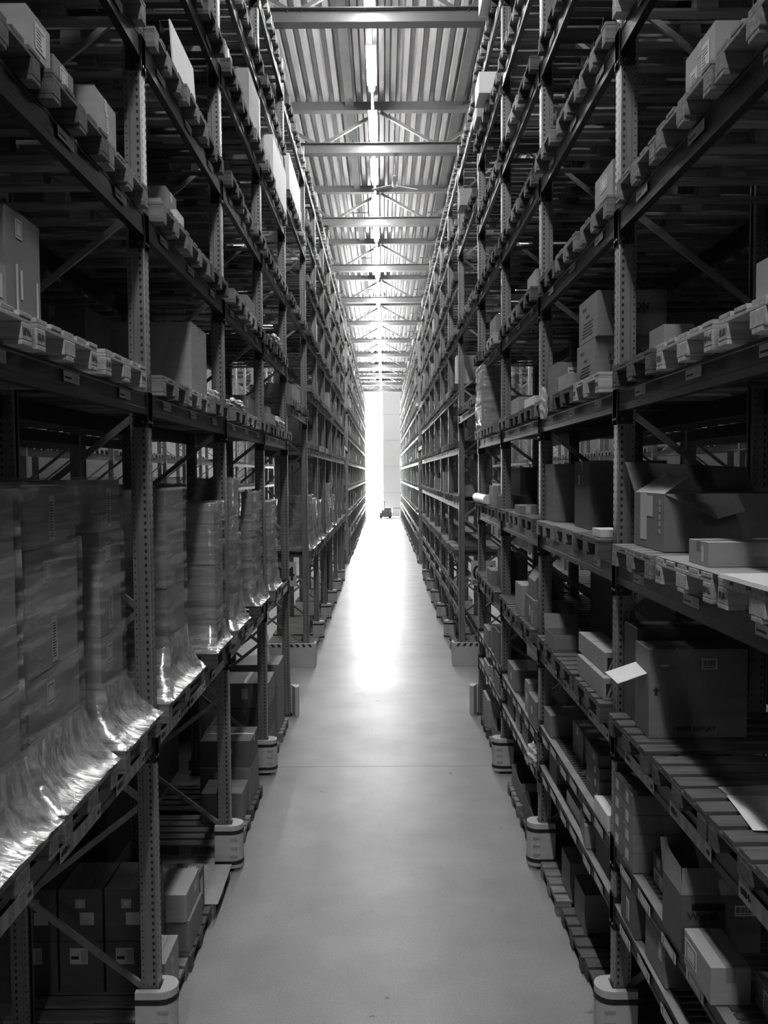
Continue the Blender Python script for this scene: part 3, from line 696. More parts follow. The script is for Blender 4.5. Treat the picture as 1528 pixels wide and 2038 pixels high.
for (a, z, nm) in ((6.0,0,'front lower'),(6.42,0,'back lower'),(6.12,.165,'front upper'),(6.54,.165,'back upper')):
    c = carton(f'{nm} pale carton with diagonal stripes beside the first right post', 1, -.03 if z == 0 else .01, .16 if z == 0 else .2, a, a+.4, R2+z, R2+z+.16, 'card_pale', tape=False)
    b2 = MB(); b2.box(-.075,.075,-.001,0,-.05,.05)
    for k in range(5):
        x = -.07+k*.03; b2.v += [(x,-.0016,-.048),(x+.014,-.0016,-.048),(x+.05,-.0016,.048),(x+.036,-.0016,.048)] if x+.05 < .078 else [(x,-.0016,-.048),(x+.014,-.0016,-.048),(x+.02,-.0016,-.03),(x+.006,-.0016,-.03)]
        n = len(b2.v); b2.f.append((n-4,n-3,n-2,n-1)); b2.mi.append(1)
    ob('striped_panel', b2.mesh('striped_panel', [M['ink'], M['card_pale']], fix=False), c, (0,-.2006,.07), rot=(0,0,0))
bx = carton('low open carton with a raised back flap before the second right post', 1, -.05, .28, 7.7, 8.1, R2, 2.68, 'card', op=True, tape=False)
panel(bx, 'flap', [(-.165,.2,.14),(.165,.2,.14),(.165,.26,.26),(-.165,.26,.28)], 'card')
carton('squat brown carton with label scraps under the house shaped one', 1, -.02, .35, 8.82, 9.4, R2, 2.83, 'card', labels=[('aisle',0,.15,.08,.12,'plainpaper'),('aisle',-.15,.1,.05,.14,'plainpaper')])
gb = MB(); gb.extrude([(-.16,0),(.16,0),(.16,.2),(.07,.33),(-.07,.33),(-.16,.2)], -.2, .2)
o = ob('cardboard_box', gb.mesh('gabled_carton', M['card'], bevel=.003), None, (1.639+.16, 9.12, 2.833), rot=(PI/2,0,0)); tag(o, 'house shaped carton with a cut window behind the second right post', 'box')
ob('cut_window_shade', MB().extrude([(-.05,.1),(.05,.1),(.05,.2),(0,.26),(-.05,.2)], .2, .203).mesh('cut_window_shade', M['strap']), o)  # black plate painting the shade inside the cut opening
carton('tall pale slim carton behind the house shaped carton, right rack', 1, -.04, .14, 9.55, 10.0, R2, 2.9, 'card_pale', tape=False)
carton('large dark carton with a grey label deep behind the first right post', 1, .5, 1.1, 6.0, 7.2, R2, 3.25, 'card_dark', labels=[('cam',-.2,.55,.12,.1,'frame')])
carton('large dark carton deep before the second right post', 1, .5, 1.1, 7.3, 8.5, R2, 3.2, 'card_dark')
carton('dark upright carton behind the third right post, below eye level', 1, .05, .4, 11.65, 12.2, R2, 3.1, 'card_dark')
carton('small carton with white flap beside the dark upright carton', 1, -.03, .3, 12.3, 12.8, R2, 2.75, 'card', tape=False)
pp = MB().box(-.34,.34,-.3,.3,0,.004); tag(ob('card_sheet', pp.mesh('card_sheet', M['card_pale'], bevel=.001), None, (2.12,4.02,R2+.001), .06), 'grey card sheet on the near pallet, right frame edge', 'card sheet')
pp = MB().box(-.3,.3,-.21,.21,0,.003)
o = ob('paper_sheet', pp.mesh('paper_sheet', M['white'], bevel=.001), None, (2.03,3.93,R2+.012), rot=(0,-.02,-.12)); tag(o, 'bright white printed paper lying on the card sheet, right frame edge', 'paper')
for k, (x, y, w) in enumerate(((-.05,.05,.09),(-.18,-.12,.06),(.06,-.02,.12))): ob('print', MB().box(x,x+w,y,y+.02,.0032,.0038).mesh('print', M['ink'], fix=False), o)
# slotted shelves, right
U1, LO = 1.56, 1.13
k = 0
for (y0, nm) in ((5.34,'front column'),(5.58,'column by the post')):
    for r in range(4):
        lv = ['bottom','second','third','top'][r]
        carton(f'{lv} small labelled carton of the {nm}, shelf before the first right post', 1, -.005, .34, y0, y0+.22, U1+.13*r, U1+.13*r+.128, 'card', RND.uniform(-.03,.03), tape=False, labels=[('aisle',0.02,.07,.07,.07,'plainpaper')], group='small labelled cartons on the right shelf')
for a in (4.83, 5.05): carton(f'{"near" if a < 5 else "far"} slim carton with two pale labels on the slotted shelf', 1, .1, .24, a, a+.2, U1, U1+.2, 'card_dark', tape=False, labels=[('aisle',.0,.05,.16,.09,'lines'),('aisle',.0,.15,.06,.06,'frame')], group='slim cartons on the slotted shelf')
wb = carton('open dark carton with printed wiper brand and a raised lid, right shelf', 1, -.02, .42, 4.42, 4.72, U1, 1.89, 'card_dark', op=True, tape=False,
       texts=[('cam',-.06,.25,'Kimberly-Clark',.035,'card_dark'),('cam',-.10,.19,'Wypall',.06,'ink')], labels=[('cam',.13,.24,.11,.06,'bars')])
ob('print_band', MB().box(-.16,.02,-.001,0,-.02,.02).mesh('print_band', M['ink'], fix=False), wb, (0,-.1502,.262))
fl = panel(wb, 'flap', [(-.22,.15,.33),(.22,.15,.33),(.22,.20,.50),(-.22,.20,.50)], 'card_dark')
panel(wb, 'flap', [(-.22,-.150,.33),(.10,-.150,.33),(.08,-.105,.46),(-.20,-.105,.46)], 'card')
ob('lettering', text_mesh('Wypall', .055, 'ink'), wb, (-.09,-.1465,.345), rot=(PI/2-.333,0,0)); ob('print_band', MB().box(-.10,.06,-.001,0,-.015,.015).mesh('print_band', M['ink'], fix=False), wb, (-.08,-.116,.435), rot=(-.333,0,0))
panel(wb, 'flap', [(-.22,-.15,.33),(-.22,.15,.33),(-.19,.17,.46),(-.19,-.05,.44)], 'card')
gm = carton('flat glossy carton with a pale window label, lower right', 1, -.03, .17, 3.98, 4.34, U1, 1.75, 'card_pale', labels=[('aisle',.08,.1,.16,.11,'frame')])
carton('small carton with a tilted label beside the flat glossy carton', 1, .2, .45, 3.7, 4.0, U1, 1.72, 'card', labels=[('aisle',0,.08,.12,.1,'lines')])
carton('dark carton with a label on the bottom shelf next to the first right post', 1, .0, .3, 5.3, 5.62, LO, LO+.3, 'card_dark', labels=[('aisle',.0,.12,.06,.14,'lines')])
carton('tall flat folded carton on the bottom shelf, right rack', 1, .02, .3, 4.78, 5.15, LO, LO+.27, 'card', labels=[('aisle',-.1,.18,.06,.1,'frame')], tape=False)
for r in range(4): carton(f'{["bottom","second","third","top"][r]} dark carton of the stack on the shelf behind the first right post', 1, .06, .42, 6.4+.02*r, 6.85+.02*r, U1+.1*r, U1+.1*r+.098, 'card_dark', RND.uniform(-.06,.06), tape=False, labels=[('aisle',-.1,.05,.05,.05,'plainpaper')], group='dark stacked cartons on the right shelf')
carton('long bright white carton on the shelf right behind the first right post', 1, .0, .15, 5.97, 6.36, U1, U1+.12, 'white', tape=False)
carton('big dark carton standing on the slotted shelf, second right bay', 1, .15, .7, 7.35, 7.75, U1, 1.86, 'card')
carton('dark carton with a pale top flap beside the second right post, slotted shelf', 1, .02, .35, 8.15, 8.5, U1, 1.78, 'card')
crumple('scrap of white paper on the slotted shelf', (1.78, 7.1, U1), (.05,.04,.03), seed=12, name='paper_scrap', cat='paper')
carton('slim white carton on the bottom shelf, second right bay', 1, .06, .16, 7.05, 7.6, LO, LO+.12, 'white', tape=False)
for q in range(5): carton(f'upright book sized box, {["first","second","third","fourth","fifth"][q]} in the row on the bottom shelf', 1, .0+.01*q, .2, 6.62+.075*q, 6.68+.075*q, LO, LO+.19+.012*(q % 3), 'card' if q % 2 else 'card_pale', tape=False, group='upright boxes on the bottom shelf')
carton('curved dark card box on the bottom shelf beside the first right post', 1, .05, .35, 6.1, 6.5, LO, LO+.28, 'card_dark', tape=False)
carton('brown carton on the bottom shelf before the second right post', 1, .05, .35, 8.0, 8.35, LO, LO+.25, 'card', tape=False)
U2, L2 = 1.42, 1.0
for q, (a, b3, u, h, m) in enumerate(((8.85,9.3,.0,.3,'card'),(9.4,9.65,.02,.36,'card_pale'),(9.75,10.2,.1,.2,'card_dark'),(10.4,11.0,.02,.28,'card'))):
    carton(f'{["first","second","third","fourth"][q]} carton on the upper shelf of the third right bay', 1, u, u+.35, a, b3, U2, U2+h, m, tape=False, labels=[('aisle',0,h*.5,.08,.08,'plainpaper')])
crumple('crumpled white plastic bag hanging over the bottom shelf, third right bay', (1.68, 9.0, L2), (.1,.16,.13), seed=13, name='plastic_bag', cat='bag')
for q, (a, b3, h, m) in enumerate(((9.5,9.9,.2,'card'),(10.1,10.4,.28,'card_pale'),(10.55,11.1,.22,'card_dark'))):
    carton(f'{["first","second","third"][q]} carton on the bottom shelf of the third right bay', 1, .03, .35, a, b3, L2, L2+h, m, tape=False)
U3, L3 = 1.48, 1.02
for q, (a, b3, h, m) in enumerate(((11.7,12.2,.45,'card_dark'),(12.5,12.6,.38,'card'),(12.9,13.5,.25,'card'))):
    carton(f'{["first","second","third"][q]} carton on the upper shelf of the fourth right bay', 1, .0, .4, a, b3, U3, U3+h, m, tape=False)
    carton(f'{["first","second","third"][q]} carton on the bottom shelf of the fourth right bay', 1, .0, .3, a, b3, L3, L3+h*.6, 'card_pale' if q else 'card', tape=False)

# ------------------------------------------------------------------ floor level loads
def fp(label, s, y, wn='wood', u=-.03, z=.001, w=.8): pallet(label, s, y, z, wn, u, w, group='wooden pallets on the floor')
fp('dark floor pallet under two upright cartons, second right bay', 1, 7.14, 'wood_dark', .0); fp('empty dark floor pallet beside the first right guard', 1, 6.33, 'wood_dark', .02)
fp('floor pallet with pale boards beside the second right guard', 1, 8.05, 'wood', -.02)
carton('near upright carton on the right floor pallet', 1, .11, .6, 7.1, 7.48, .147, .49, 'card', tape=False)
carton('far upright carton on the right floor pallet', 1, .11, .6, 7.67, 8.03, .147, .5, 'card')
fp('floor pallet with an open tray before the third right guard', 1, 9.3, 'wood_dark'); fp('floor pallet next to the third right guard', 1, 10.3, 'wood')
carton('long open dark tray on the right floor pallet, third bay', 1, .0, .7, 8.95, 9.65, .147, .42, 'card_dark', op=True, tape=False)
carton('dark open carton on the right floor pallet beside the third guard', 1, .02, .6, 9.95, 10.65, .147, .4, 'card', op=True, tape=False)
fp('floor pallet in the fourth right bay holding a wooden box', 1, 12.2, 'wood'); fp('floor pallet at the end of the fourth right bay', 1, 13.3, 'wood_dark')
carton('open topped carton with white paper, fourth right floor bay', 1, .0, .5, 11.85, 12.5, .147, .45, 'card', op=True, tape=False)
carton('pale topped box before the right cross passage, on the floor pallet', 1, .0, .3, 12.95, 13.6, .147, .6, 'card_pale')
fp('floor pallet under two stacked cartons behind the first left post', -1, 7.2, 'wood_dark', -.0); fp('floor pallet covered by a grey sheet before the second left guard', -1, 8.04, 'wood', -.02)
carton('lower of two stacked cartons on the floor behind the first left post', -1, .02, .5, 6.85, 7.33, .147, .42, 'card')
carton('upper of two stacked cartons on the floor, its pale top lit', -1, .04, .5, 6.82, 7.3, .422, .66, 'card_pale', labels=[('cam',-.1,.14,.14,.1,'lines'),('aisle',.1,.14,.09,.08,'frame')], tape=False)
carton('dark carton with rows of printed marks on top, behind the stacked cartons', -1, .06, .55, 7.36, 7.6, .147, .56, 'card_dark', tape=False, labels=[('aisle',0,.25,.1,.16,'frame')])
ex = [o for o in bpy.data.objects if o.get('label','').startswith('dark carton with rows')][0]
for i in range(3):
    for j in range(2): ob('lettering', text_mesh('EXI', .055, 'paper'), ex, (-.15+.15*i, -.08+.1*j, .4135))
carton('slim pale carton on the floor right beside the first left post', -1, .03, .18, 6.1, 6.5, .147, .5, 'card_pale', labels=[('aisle',0,.2,.06,.16,'lines')], tape=False)
fp('floor pallet under the slim pale carton by the first left post', -1, 6.38, 'wood', .02)
sh = MB().box(-.42,.42,-.4,.4,0,.006); tag(ob('card_sheet', sh.mesh('card_sheet', M['card_pale'], bevel=.002), None, (-2.02,8.02,.147), .02), 'grey sheet on the left floor pallet before the second guard', 'card sheet')
for i in range(3):
    for r in range(2):
        carton(f'{["inner","middle","outer"][i]} {["lower","upper"][r]} dark carton with white labels, deep on the floor behind the first left post', -1, 1.27-.36*(i+1)+.02, 1.27-.36*i, 6.3, 6.75, .147+.42*r, .147+.42*r+.415, 'card_dark', tape=False,
               labels=[('cam',0,.3,.075,.07,'frame'),('cam',.05,.18,.11,.1,'plainpaper')] if r == 1 else [('cam',-.02,.3,.14,.13,'half')], group='dark labelled cartons on the left floor')
for i, (y, wn) in enumerate(((9.3,'wood'),(10.25,'wood_dark'),(12.0,'wood'),(13.2,'wood'))):
    fp(f'floor pallet under {["the striped sheet","the carton stack"][i % 2]}, {["third","third","fourth","fourth"][i]} left bay', -1, y, wn, -.04)
carton('lower carton of the two tier stack on the floor, third left bay', -1, .02, .5, 9.45, 9.9, .147, .5, 'card', tape=False)
carton('upper carton with a dark rim and white label, third left floor bay', -1, .0, .62, 9.95, 10.6, .147, .62, 'card', labels=[('cam',-.1,.38,.07,.07,'frame'),('cam',-.1,.12,.05,.04,'frame')], tape=False)
carton('small carton on top of the white labelled carton, third left floor bay', -1, .0, .62, 9.97, 10.55, .622, .95, 'card_dark', labels=[('cam',.05,.2,.07,.07,'frame')])
for r in range(3):
    carton(f'{["bottom","middle","top"][r]} carton of the floor stack before the left cross passage', -1, .02, .7, 11.7, 12.4, .147+.36*r, .147+.36*r+.355, 'card_dark' if r % 2 else 'card', labels=[('cam',0,.2,.09,.15,'plainpaper')] if r == 2 else ())
    carton(f'{["bottom","middle","top"][r]} carton of the last floor stack beside the left cross passage', -1, .02, .7, 12.85, 13.55, .147+.36*r, .147+.36*r+.355, 'card', tape=False)
# cartons deep in the back to back rows, glimpsed between uprights
for s, w in ((-1,'left'),(1,'right')):
    for q, (y, z, h, dd) in enumerate(((6.9,3.43,.55,.9),(12.3,3.43,.5,.9),(4.0,2.24,.8,.9),(7.0,2.24,.8,.9),(9.9,2.24,.9,.9),(4.3,5.875,.7,.8),(7.1,5.875,.8,.9),(10.,5.875,.7,.9),(7.0,7.085,.7,.9),(9.8,8.25,.8,.9))):
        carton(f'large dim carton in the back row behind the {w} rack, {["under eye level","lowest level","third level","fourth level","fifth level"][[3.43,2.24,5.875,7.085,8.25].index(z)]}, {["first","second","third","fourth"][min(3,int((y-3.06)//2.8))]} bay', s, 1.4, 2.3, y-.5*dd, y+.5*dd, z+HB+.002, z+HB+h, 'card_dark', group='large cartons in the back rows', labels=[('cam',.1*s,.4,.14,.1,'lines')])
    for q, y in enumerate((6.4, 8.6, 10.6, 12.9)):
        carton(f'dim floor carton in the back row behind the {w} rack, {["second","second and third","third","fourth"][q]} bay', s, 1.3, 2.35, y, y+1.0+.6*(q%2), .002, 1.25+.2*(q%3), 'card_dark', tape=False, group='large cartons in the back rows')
    for y0 in [.26+2.8*i for i in range(5)]:
        for z in [2.24]+UP:
            for k in range(3):
                STUFF_P.append((s*(FX(s)+1.35), y0+.5+k*.875, z+HB+.001, s))
    for i in range(19):
        for z in (2.24, 3.43, 4.635):
            for k in range(3):
                if RND.random() < .75: STUFF_P.append((s*(FX(s)+5.75), 3.4+2.8*i+.5+k*.875, z+HB+.001, s))

# random loads further down the two runs: each carton a thing of its own
NB = 0
for s, w in ((-1,'left'),(1,'right')):
    lv = [(z, n) for z, n in zip(([2.24,3.43] if s > 0 else [])+UP, (['lowest','second','third','fourth','fifth','sixth','seventh','eighth'] if s > 0 else ['second','third','fourth','fifth','sixth','seventh']))]
    for i in range(6):
        for z, n in lv:
            for k in range(3):
                if RND.random() < .15 and not (s < 0 and i == 3 and k == 0):
                    y = YM[i]+.5+k*.875; a = RND.uniform(.2,.37); h = RND.uniform(.18,.75)
                    if z == 10.6: h = min(h, .6)
                    m = RND.choice(['card','card_pale','card_pale','white','card_dark'])
                    nm = {'card':'brown','card_pale':'pale brown','white':'white','card_dark':'dark'}[m]
                    carton(f'{nm} carton, {SLOT[k]} of {n} level, {BAYN[i]} bay, {w} rack past the passage', s, RND.uniform(-.05,.2), RND.uniform(.6,.95), y-a, y+a, z+HB+.147, z+HB+.147+h, m, RND.uniform(-.05,.05), tape=False, group='cartons in the rack runs past the passages'); NB += 1
    for i in range(4):
        for z, n in [(z, n) for z, n in lv if z > 5]:
            for k in range(3):
                if RND.random() < .2:
                    ys = (YN if s < 0 else YNR); y = ys[i]+.5+k*.875; a = RND.uniform(.2,.36); h = RND.uniform(.3,.8)
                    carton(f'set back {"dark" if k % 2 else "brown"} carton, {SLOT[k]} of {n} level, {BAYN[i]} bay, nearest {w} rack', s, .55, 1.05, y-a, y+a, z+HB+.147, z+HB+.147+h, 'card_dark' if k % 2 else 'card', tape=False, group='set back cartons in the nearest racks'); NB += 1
# far run: small loads merged as stuff
def stuff(name, items, mats, label, cat):
    b = MB()
    for it in items: b.box(*it)
    me = b.mesh(name, mats, fix=False); return tag(ob(name, me), label, cat, kind='stuff')
fl_items = []
for s in (-1, 1):
    for i in range(14):
        for z in PR + [1.03]:
            for k in range(3):
                if RND.random() < .6:
                    y = YF[i]+.5+k*.875; a = RND.uniform(.15,.38); h = RND.uniform(.15,.8) if z > 2 else RND.uniform(.1,.3); x0 = FX(s)+RND.uniform(-.05,.2)
                    z0 = z+HB+(.147 if z > 2 else .002); mi = RND.choice((0,0,1,2))
                    fl_items.append((s*x0 if s > 0 else -x0-.7, s*x0+.7 if s > 0 else -x0, y-a, y+a, z0, z0+h, mi))
stuff('far_cartons', fl_items, [M['card'], M['card_pale'], M['white']], 'crowd of small cartons in the last rack runs near the end wall', 'box')
PB = MB(); pf = pallet_full(.8)
for (x, y, z, s) in STUFF_P:
    k = len(PB.v); PB.v += [(x+s*px, y+py, z+pz) for px, py, pz in pf.v]; PB.f += [tuple(i+k for i in f) for f in pf.f]; PB.mi += [0]*len(pf.f)
for s in (-1, 1):      # floor pallets of the last run and second run
    for yy in YM[:-1]+YF[:-1]:
        for k in range(3):
            x = s*(FX(s)-.02+RND.uniform(-.04,.04)); y = yy+.5+k*.875; kk = len(PB.v)
            PB.v += [(x+s*px, y+py, .001+pz) for px, py, pz in pf.v]; PB.f += [tuple(i+kk for i in f) for f in pf.f]; PB.mi += [0]*len(pf.f)
tag(ob('far_pallets', PB.mesh('far_pallets', M['wood'], fix=False)), 'mass of wooden pallets in the distant and rear rack rows', 'pallet', kind='stuff')

# ------------------------------------------------------------------ guards, barriers, number boards
def guard_prof(r=.0):
    p = [(.16,-.105-r),(-.02,-.105-r)]
    for i in range(9):
        a = -PI/2 - PI*i/8; p.append((-.02+(.11+r)*math.cos(a)*1.0, (.105+r)*math.sin(a)))
    p += [(.16,.105+r),(.16,.062),(-.012,.062),(-.012,-.062),(.16,-.062)]
    return p
gm_ = MB().extrude(guard_prof(), .04, .50)
GM = gm_.mesh('guard_shell', M['guard'], bevel=.006)
gs = MB().extrude([(x,y) for x, y in guard_prof(.004)], .405, .445); GS = gs.mesh('strap', M['strap'], fix=True)
gn = MB().box(-.08,.0,-.109,-.1,-.014,.014); GN = gn.mesh('recess_shade', M['card_pale'], bevel=.003)  # pad of a darker tone painting the shade of a dent in the shell
gp = MB().extrude([(.12,-.06),(-.0,-.06),(-.0,.06),(.12,.06)], 0, .04).mesh('guard_foot', M['plate'])
def guard(label, s, y):
    r = empty('column_guard', (s*FX(s), y, 0), 0 if s > 0 else PI); tag(r, label, 'guard', 'column guards around the rack posts')
    ob('shell', GM, r); ob('strap', GS, r); ob('strap', GS, r, (0,0,-.325))
    for z in (.17,.26,.35): ob('recess_shade', GN, r, (0,0,z)) if s > 0 else ob('recess_shade', mirror_GN, r, (0,0,z))
mirror_GN = mirror_mesh(GN)
ON = ['first','second','third']
for s, w in ((-1,'left'),(1,'right')):
    for i, y in enumerate((A if s < 0 else 5.83, B_, C_)): guard(f'pale round column guard with black straps at the foot of the {ON[i]} {w} post', s, y)
    for i, y in enumerate(YM[1:6]): guard(f'pale column guard around the {["first","second","third","fourth","fifth"][i]} post past the {w} cross passage guard', s, y)
    # end barrier with hazard stripes at the start of the second run
    r = empty('rack_end_barrier', (s*(FX(s)-.15), E_-.09, 0), 0 if s > 0 else PI); tag(r, f'pale end barrier with hazard stripes at the {w} cross passage', 'barrier', 'rack end barriers')
    sg = 1 if s > 0 else -1
    b = MB(); b.extrude([(.0,sg*.0),(.04,sg*-.03),(1.15,sg*-.03),(1.15,sg*.02),(.06,sg*.02),(.05,sg*.03),(.05,sg*.25),(0,sg*.25)], 0, .52)
    ob('panel', b.mesh('panel', M['guard'], bevel=.006), r)
    hb = MB()
    for k in range(8):
        x = .08+.135*k; hb.extrude([(x,.44),(x+.06,.44),(x+.1,.51),(x+.04,.51)], 0, .002)
    ob('hazard_stripes', hb.mesh('hazard_stripes', M['ink']), r, (0, sg*-.032, 0), rot=(PI/2,0,0))
    # corner guard at the end post of the nearest run
    r = ob('corner_guard', MB().extrude([(-.15,-.1),(-.09,-.1),(-.03,.02),(-.03,.06),(.5,.06),(.5,.1),(-.12,.1),(-.15,.06)] if s > 0 else [(.15,-.1),(.09,-.1),(.03,.02),(.03,.06),(-.5,.06),(-.5,.1),(.12,.1),(.15,.06)], 0, .52).mesh('corner_guard', M['guard'], bevel=.008), None, (s*FX(s), D_+.02, 0))
    tag(r, f'pale corner guard at the last post before the {w} cross passage', 'guard', 'corner guards at the passages')
    # number boards
    bd = MB().box(-.27,.27,-.004,.004,-.27,.27)
    o = ob('number_board', bd.mesh('number_board', M['sign'], bevel=.002), None, (s*(FX(s)+.53), E_-.075, 2.04), 0); tag(o, f'square board numbered 04 on the frame behind the {w} cross passage', 'sign', 'number boards at the cross passages')
    ob('lettering', text_mesh('0', .42, 'ink'), o, (-.13,-.005,-.13), rot=FACE['cam']); ob('lettering', text_mesh('4', .42, 'ink'), o, (.13,-.005,-.13), rot=FACE['cam'])
    for k in range(3): ob('print_line', MB().box(-.24,-.02,-.001,0,-.008,.008).mesh('print_line', M['ink'], fix=False), o, (0,-.0045,-.17-.03*k))

# ------------------------------------------------------------------ building shell
def struct(name, me, loc=(0,0,0), parent=None):
    o = ob(name, me, parent, loc)
    if not parent: o['kind'] = 'structure'
    return o
YB, YE, XS = -32.0, 83.0, 13.0
struct('floor', MB().box(-XS, XS, YB, YE+.2, -.2, 0).mesh('floor', M['floor'], fix=False))
for i, y in enumerate((11.7, 20.2, 30.5, 42)):
    struct(f'trim_{i+1}', MB().box(-1.62, 1.6, y, y+.012, 0, .0006).mesh('floor_joint', M['dark_steel'], fix=False))
# corrugated roof sheet
def roof():
    b = MB(); pitch = .27; x = -XS; zt, zb = 13.36, 13.22; pr = []
    while x < XS:
        pr += [(x, zb), (x+.11, zb), (x+.145, zt), (x+.235, zt)]; x += pitch
    ys = [YB, YE]
    for i in range(len(pr)-1):
        b.quad([(pr[i][0], ys[0], pr[i][1]), (pr[i+1][0], ys[0], pr[i+1][1]), (pr[i+1][0], ys[1], pr[i+1][1]), (pr[i][0], ys[1], pr[i][1])])
    b.box(-XS, XS, YB, YE, 13.5, 13.6)
    return b.mesh('ceiling', M['deck_roof'], fix=False)
struct('ceiling', roof())
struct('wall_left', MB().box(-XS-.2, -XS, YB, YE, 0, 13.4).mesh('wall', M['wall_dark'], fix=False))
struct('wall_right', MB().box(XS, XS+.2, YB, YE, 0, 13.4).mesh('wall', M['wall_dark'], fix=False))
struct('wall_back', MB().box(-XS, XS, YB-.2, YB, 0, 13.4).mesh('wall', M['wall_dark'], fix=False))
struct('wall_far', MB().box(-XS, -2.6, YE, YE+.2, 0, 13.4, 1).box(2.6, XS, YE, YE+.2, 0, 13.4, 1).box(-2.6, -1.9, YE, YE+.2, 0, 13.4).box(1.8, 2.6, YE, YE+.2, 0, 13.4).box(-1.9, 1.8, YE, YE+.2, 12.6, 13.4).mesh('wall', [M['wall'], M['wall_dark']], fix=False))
w1 = struct('window_1', MB().box(-1.9, -.02, YE+.05, YE+.1, 0, 12.6).mesh('window', M['daylight'], fix=False))
mu = MB()
for z in (2.35, 5.0, 7.6, 10.2): mu.box(-1.9, -.02, YE+.0, YE+.05, z-.02, z+.02)
mu.box(-1.42,-1.38,YE,YE+.05,0,2.35); mu.box(-.06,-.02,YE,YE+.05,0,12.6)
struct('panel_frame', mu.mesh('panel_frame', M['wall']), parent=w1)
w2 = struct('glowing_wall_panel', MB().box(-.02, 1.8, YE+.06, YE+.1, 0, 12.6).mesh('glow_panel', M['wall_glow'], fix=False))  # plain grey half of the end wall, its glow is added
mu = MB()
for z in (2.35, 5.0, 7.6, 10.2): mu.box(-.02, 1.8, YE+.02, YE+.06, z-.03, z+.03)
for x in (.0, 1.76): mu.box(x, x+.05, YE+.02, YE+.06, 0, 12.6)
struct('panel_frame', mu.mesh('panel_frame', M['wall']), parent=w2)

struct('pillar_1', MB().box(-2.04,-1.73,26.6,26.95,0,11.95).box(-2.08,-1.69,26.56,26.99,11.8,12.0).mesh('pillar', M['truss'], fix=False))
# roof trusses
def truss_mesh():
    ch = MB().box(-XS, XS, -.11, .11, 0, .012).box(-XS, XS, -.006, .006, .012, .24).box(-XS, XS, -.11, .11, .24, .252)
    return ch.mesh('bottom_chord', M['truss'], fix=False)
BCH = truss_mesh()
TCH = MB().box(-XS, XS, -.1, .1, 0, .01).box(-XS, XS, -.1, -.09, .01, .2).box(-XS, XS, .09, .1, .01, .2).mesh('top_chord', M['truss'], fix=False)
DG = {}
for e in (1, -1): DG[e] = MB().bar((0,0,.25), (e*1.32,0,1.0), .07, .07).mesh('diagonal', M['truss'], fix=False)
ty = [14.68-5.8*2+5.8*i for i in range(14)]
for i, y in enumerate(ty):
    if y > YE-1: continue
    r = empty('roof_truss', (0, y, 12.0)); tag(r, f'steel roof truss, number {i+1} counted from behind the camera' if i < 2 else f'{["first","second","third","fourth","fifth","sixth","seventh","eighth","ninth","tenth","eleventh","twelfth"][i-2]} steel roof truss seen across the aisle roof', 'truss', 'roof trusses')
    ob('bottom_chord', BCH, r); ob('top_chord', TCH, r, (0,0,1.02))
    for k in range(-3, 3):
        x = .06+2.9*k-.1
        ob('diagonal', DG[1], r, (x+1.55,0,0)); ob('diagonal', DG[-1], r, (x+1.35,0,0))
# dark roof channels running along the aisle
for i, (x, nm) in enumerate(((-.76,'left'),(1.86,'right'))):
    o = ob('roof_channel', MB().box(-.10,.10,YB,YE,0,.12).mesh('roof_channel', M['dark_steel'], fix=False), None, (x,0,13.1+.01)); tag(o, f'dark channel along the roof {nm} of the lamp row', 'channel', 'dark roof channels')
    for k in range(12):
        y = 16.6+5.8*k
        if y < YE: ob('hanger', MB().bar((-.32,0,-.1),(.32,0,-.1),.03,.03).bar((0,0,-.1),(0,0,.02),.03,.03).mesh('hanger', M['dark_steel'], fix=False), o, (0,y,0))
# lamp row
HOUSE = MB().box(-.10,.10,-.83,.83,.068,.09).mesh('housing', M['white'], bevel=.004)
TUBE = MB()
for i in range(10):
    pass
TUBE.cyl((0,-.82,.0), .065, 1.64, 'y', 12); TUBE = TUBE.mesh('tube', M['tube'], fix=True)
nl = 0
for k in range(-16, 23):
    y = 17.06+2.85*k
    if y < YB+1 or y > YE-2: continue
    r = empty('strip_lamp', (-.19, y, 12.38)); nl += 1
    w = ['first','second','third','fourth','fifth','sixth','seventh','eighth','ninth','tenth','eleventh','twelfth']
    tag(r, f'lit tube lamp hanging under the roof, {w[k+1]} along the aisle' if 0 <= k+1 < 12 else f'lit tube lamp in the row under the roof, {"before the first truss" if k < 0 else "far along the aisle"}', 'lamp', 'tube lamps under the roof')
    ob('housing', HOUSE, r); ob('tube', TUBE, r)
o = ob('lamp_busbar', MB().box(-.03,.03,YB+1,YE-1,0,.04).mesh('lamp_busbar', M['truss'], fix=False), None, (-.19,0,12.47)); tag(o, 'slim busbar rail carrying the row of tube lamps', 'rail')
for k in range(20):
    if YB+2+5.8*k < YE-2: ob('hanger', MB().cyl((0,0,0), .008, .72, n=6).mesh('hanger', M['dark_steel']), o, (0, 1.6-29+5.8*k, .04))
# lamps of the neighbouring aisles
for s, w in ((-1,'left'),(1,'right')):
    o = ob('lamp_busbar', MB().box(-.03,.03,14,68,0,.04).mesh('lamp_busbar', M['truss'], fix=False), None, (s*(FX(s)+4.25),0,12.47)); tag(o, f'busbar rail over the aisle behind the {w} rack', 'rail')
    for q in range(5): ob('hanger', MB().cyl((0,0,0), .008, .72, n=6).mesh('hanger', M['dark_steel']), o, (0, 16+12*q, .04))
    for k in range(4, 22):
        y = 5.7+2.85*k; r = empty('strip_lamp', (s*(FX(s)+2.55+1.7), y, 12.38)); tag(r, f'tube lamp over the aisle behind the {w} rack', 'lamp', f'tube lamps over the aisle behind the {w} rack')
        ob('housing', HOUSE, r); ob('tube', TUBE, r)
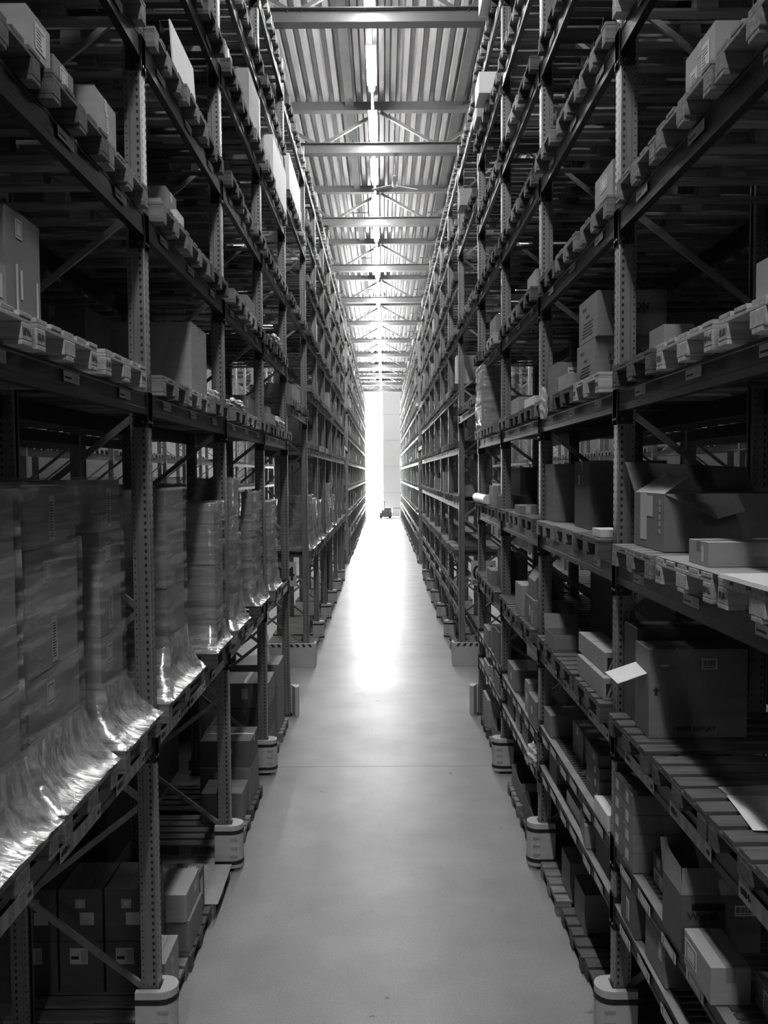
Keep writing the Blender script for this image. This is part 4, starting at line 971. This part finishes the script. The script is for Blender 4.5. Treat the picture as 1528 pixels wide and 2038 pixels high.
# ceiling fan
r = empty('ceiling_fan', (.345, 21.9, 11.75)); tag(r, 'three bladed ceiling fan hanging between the first trusses', 'fan')
ob('rod', MB().cyl((0,0,.1), .014, 1.3).mesh('rod', M['dark_steel']), r)
ob('motor', MB().cyl((0,0,-.06), .07, .14).cyl((0,0,.08),.035,.05).mesh('motor', M['white'], bevel=.01), r)
BL = MB().box(.06,.68,-.05,.05,-.006,.006).mesh('blade', M['white'], bevel=.004)
for k in range(3): ob('blade', BL, r, (0,0,0), rot=(.18,0,.5+k*2*PI/3))
# things at the far end of the aisle
r = empty('parked_cart', (.15, 79.0, 0)); tag(r, 'dark low loading cart parked before the end wall', 'cart')
b = MB().box(-.55,.62,-.5,.5,.12,.55).box(-.35,.55,-.45,.45,.55,.8).box(-.1,.55,-.4,.4,.8,1.0); ob('body', b.mesh('body', M['machine'], bevel=.03), r)
ob('post', MB().cyl((-.1,0,1.0),.03,.5).cyl((-.1,0,1.5),.09,.1).mesh('post', M['machine']), r)
for x in (-.4,.45): ob('wheel', MB().cyl((x,-.52,.12),.12,.1,'y').mesh('wheel', M['strap']), r)
r = empty('side_table', (1.25, 79.4, 0)); tag(r, 'grey side table beside the parked cart at the end wall', 'table')
ob('table_top', MB().box(-.4,.4,-.3,.3,.92,1.0).mesh('table_top', M['machine'], bevel=.01), r)
for x in (-.36,.36): ob('leg', MB().box(x-.03,x+.03,-.28,.28,0,.92).mesh('leg', M['wall']), r)

# ------------------------------------------------------------------ world, camera, view
wd = bpy.data.worlds.new('hall'); S.world = wd; wd.use_nodes = True
wd.node_tree.nodes['Background'].inputs[0].default_value = g(.02); wd.node_tree.nodes['Background'].inputs[1].default_value = .3
F, P_, Rr, Yw = 1640., .0459, -.00645, .00047
f = Vector((math.sin(Yw)*math.cos(P_), math.cos(Yw)*math.cos(P_), -math.sin(P_))); r0 = Vector((math.cos(Yw), -math.sin(Yw), 0)); u0 = r0.cross(f)
r2 = r0*math.cos(Rr)+u0*math.sin(Rr); u2 = -r0*math.sin(Rr)+u0*math.cos(Rr)
cam = bpy.data.cameras.new('camera'); co = bpy.data.objects.new('camera', cam); C.objects.link(co)
co.matrix_world = Matrix(((r2.x,u2.x,-f.x,0),(r2.y,u2.y,-f.y,0),(r2.z,u2.z,-f.z,CAMZ),(0,0,0,1)))
cam.sensor_fit = 'VERTICAL'; cam.sensor_height = 24; cam.lens = F*24/2038; cam.clip_start = .05; cam.clip_end = 300
S.camera = co
S.view_settings.view_transform = 'Standard'; S.view_settings.look = 'None'; S.view_settings.gamma = 1; S.view_settings.use_curve_mapping = False
S.view_settings.exposure = 0.0
S.cycles.max_bounces = 7; S.cycles.diffuse_bounces = 3; S.cycles.glossy_bounces = 3; S.cycles.transparent_max_bounces = 12
S.cycles.caustics_reflective = False; S.cycles.sample_clamp_indirect = 6
for l in LABELS:
    if not 4 <= len(l.split()) <= 16: print('LONG', len(l.split()), l)
dup_ = [(l, n) for l, n in LABELS.items() if len(n) > 1]
print('CARTONS', sum(1 for o in bpy.data.objects if o.name.startswith('cardboard_box')), 'PALLETS', NP[0], 'BOXES', NB, 'OBJECTS', len(bpy.data.objects), 'DUP', len(dup_), dup_[:12])
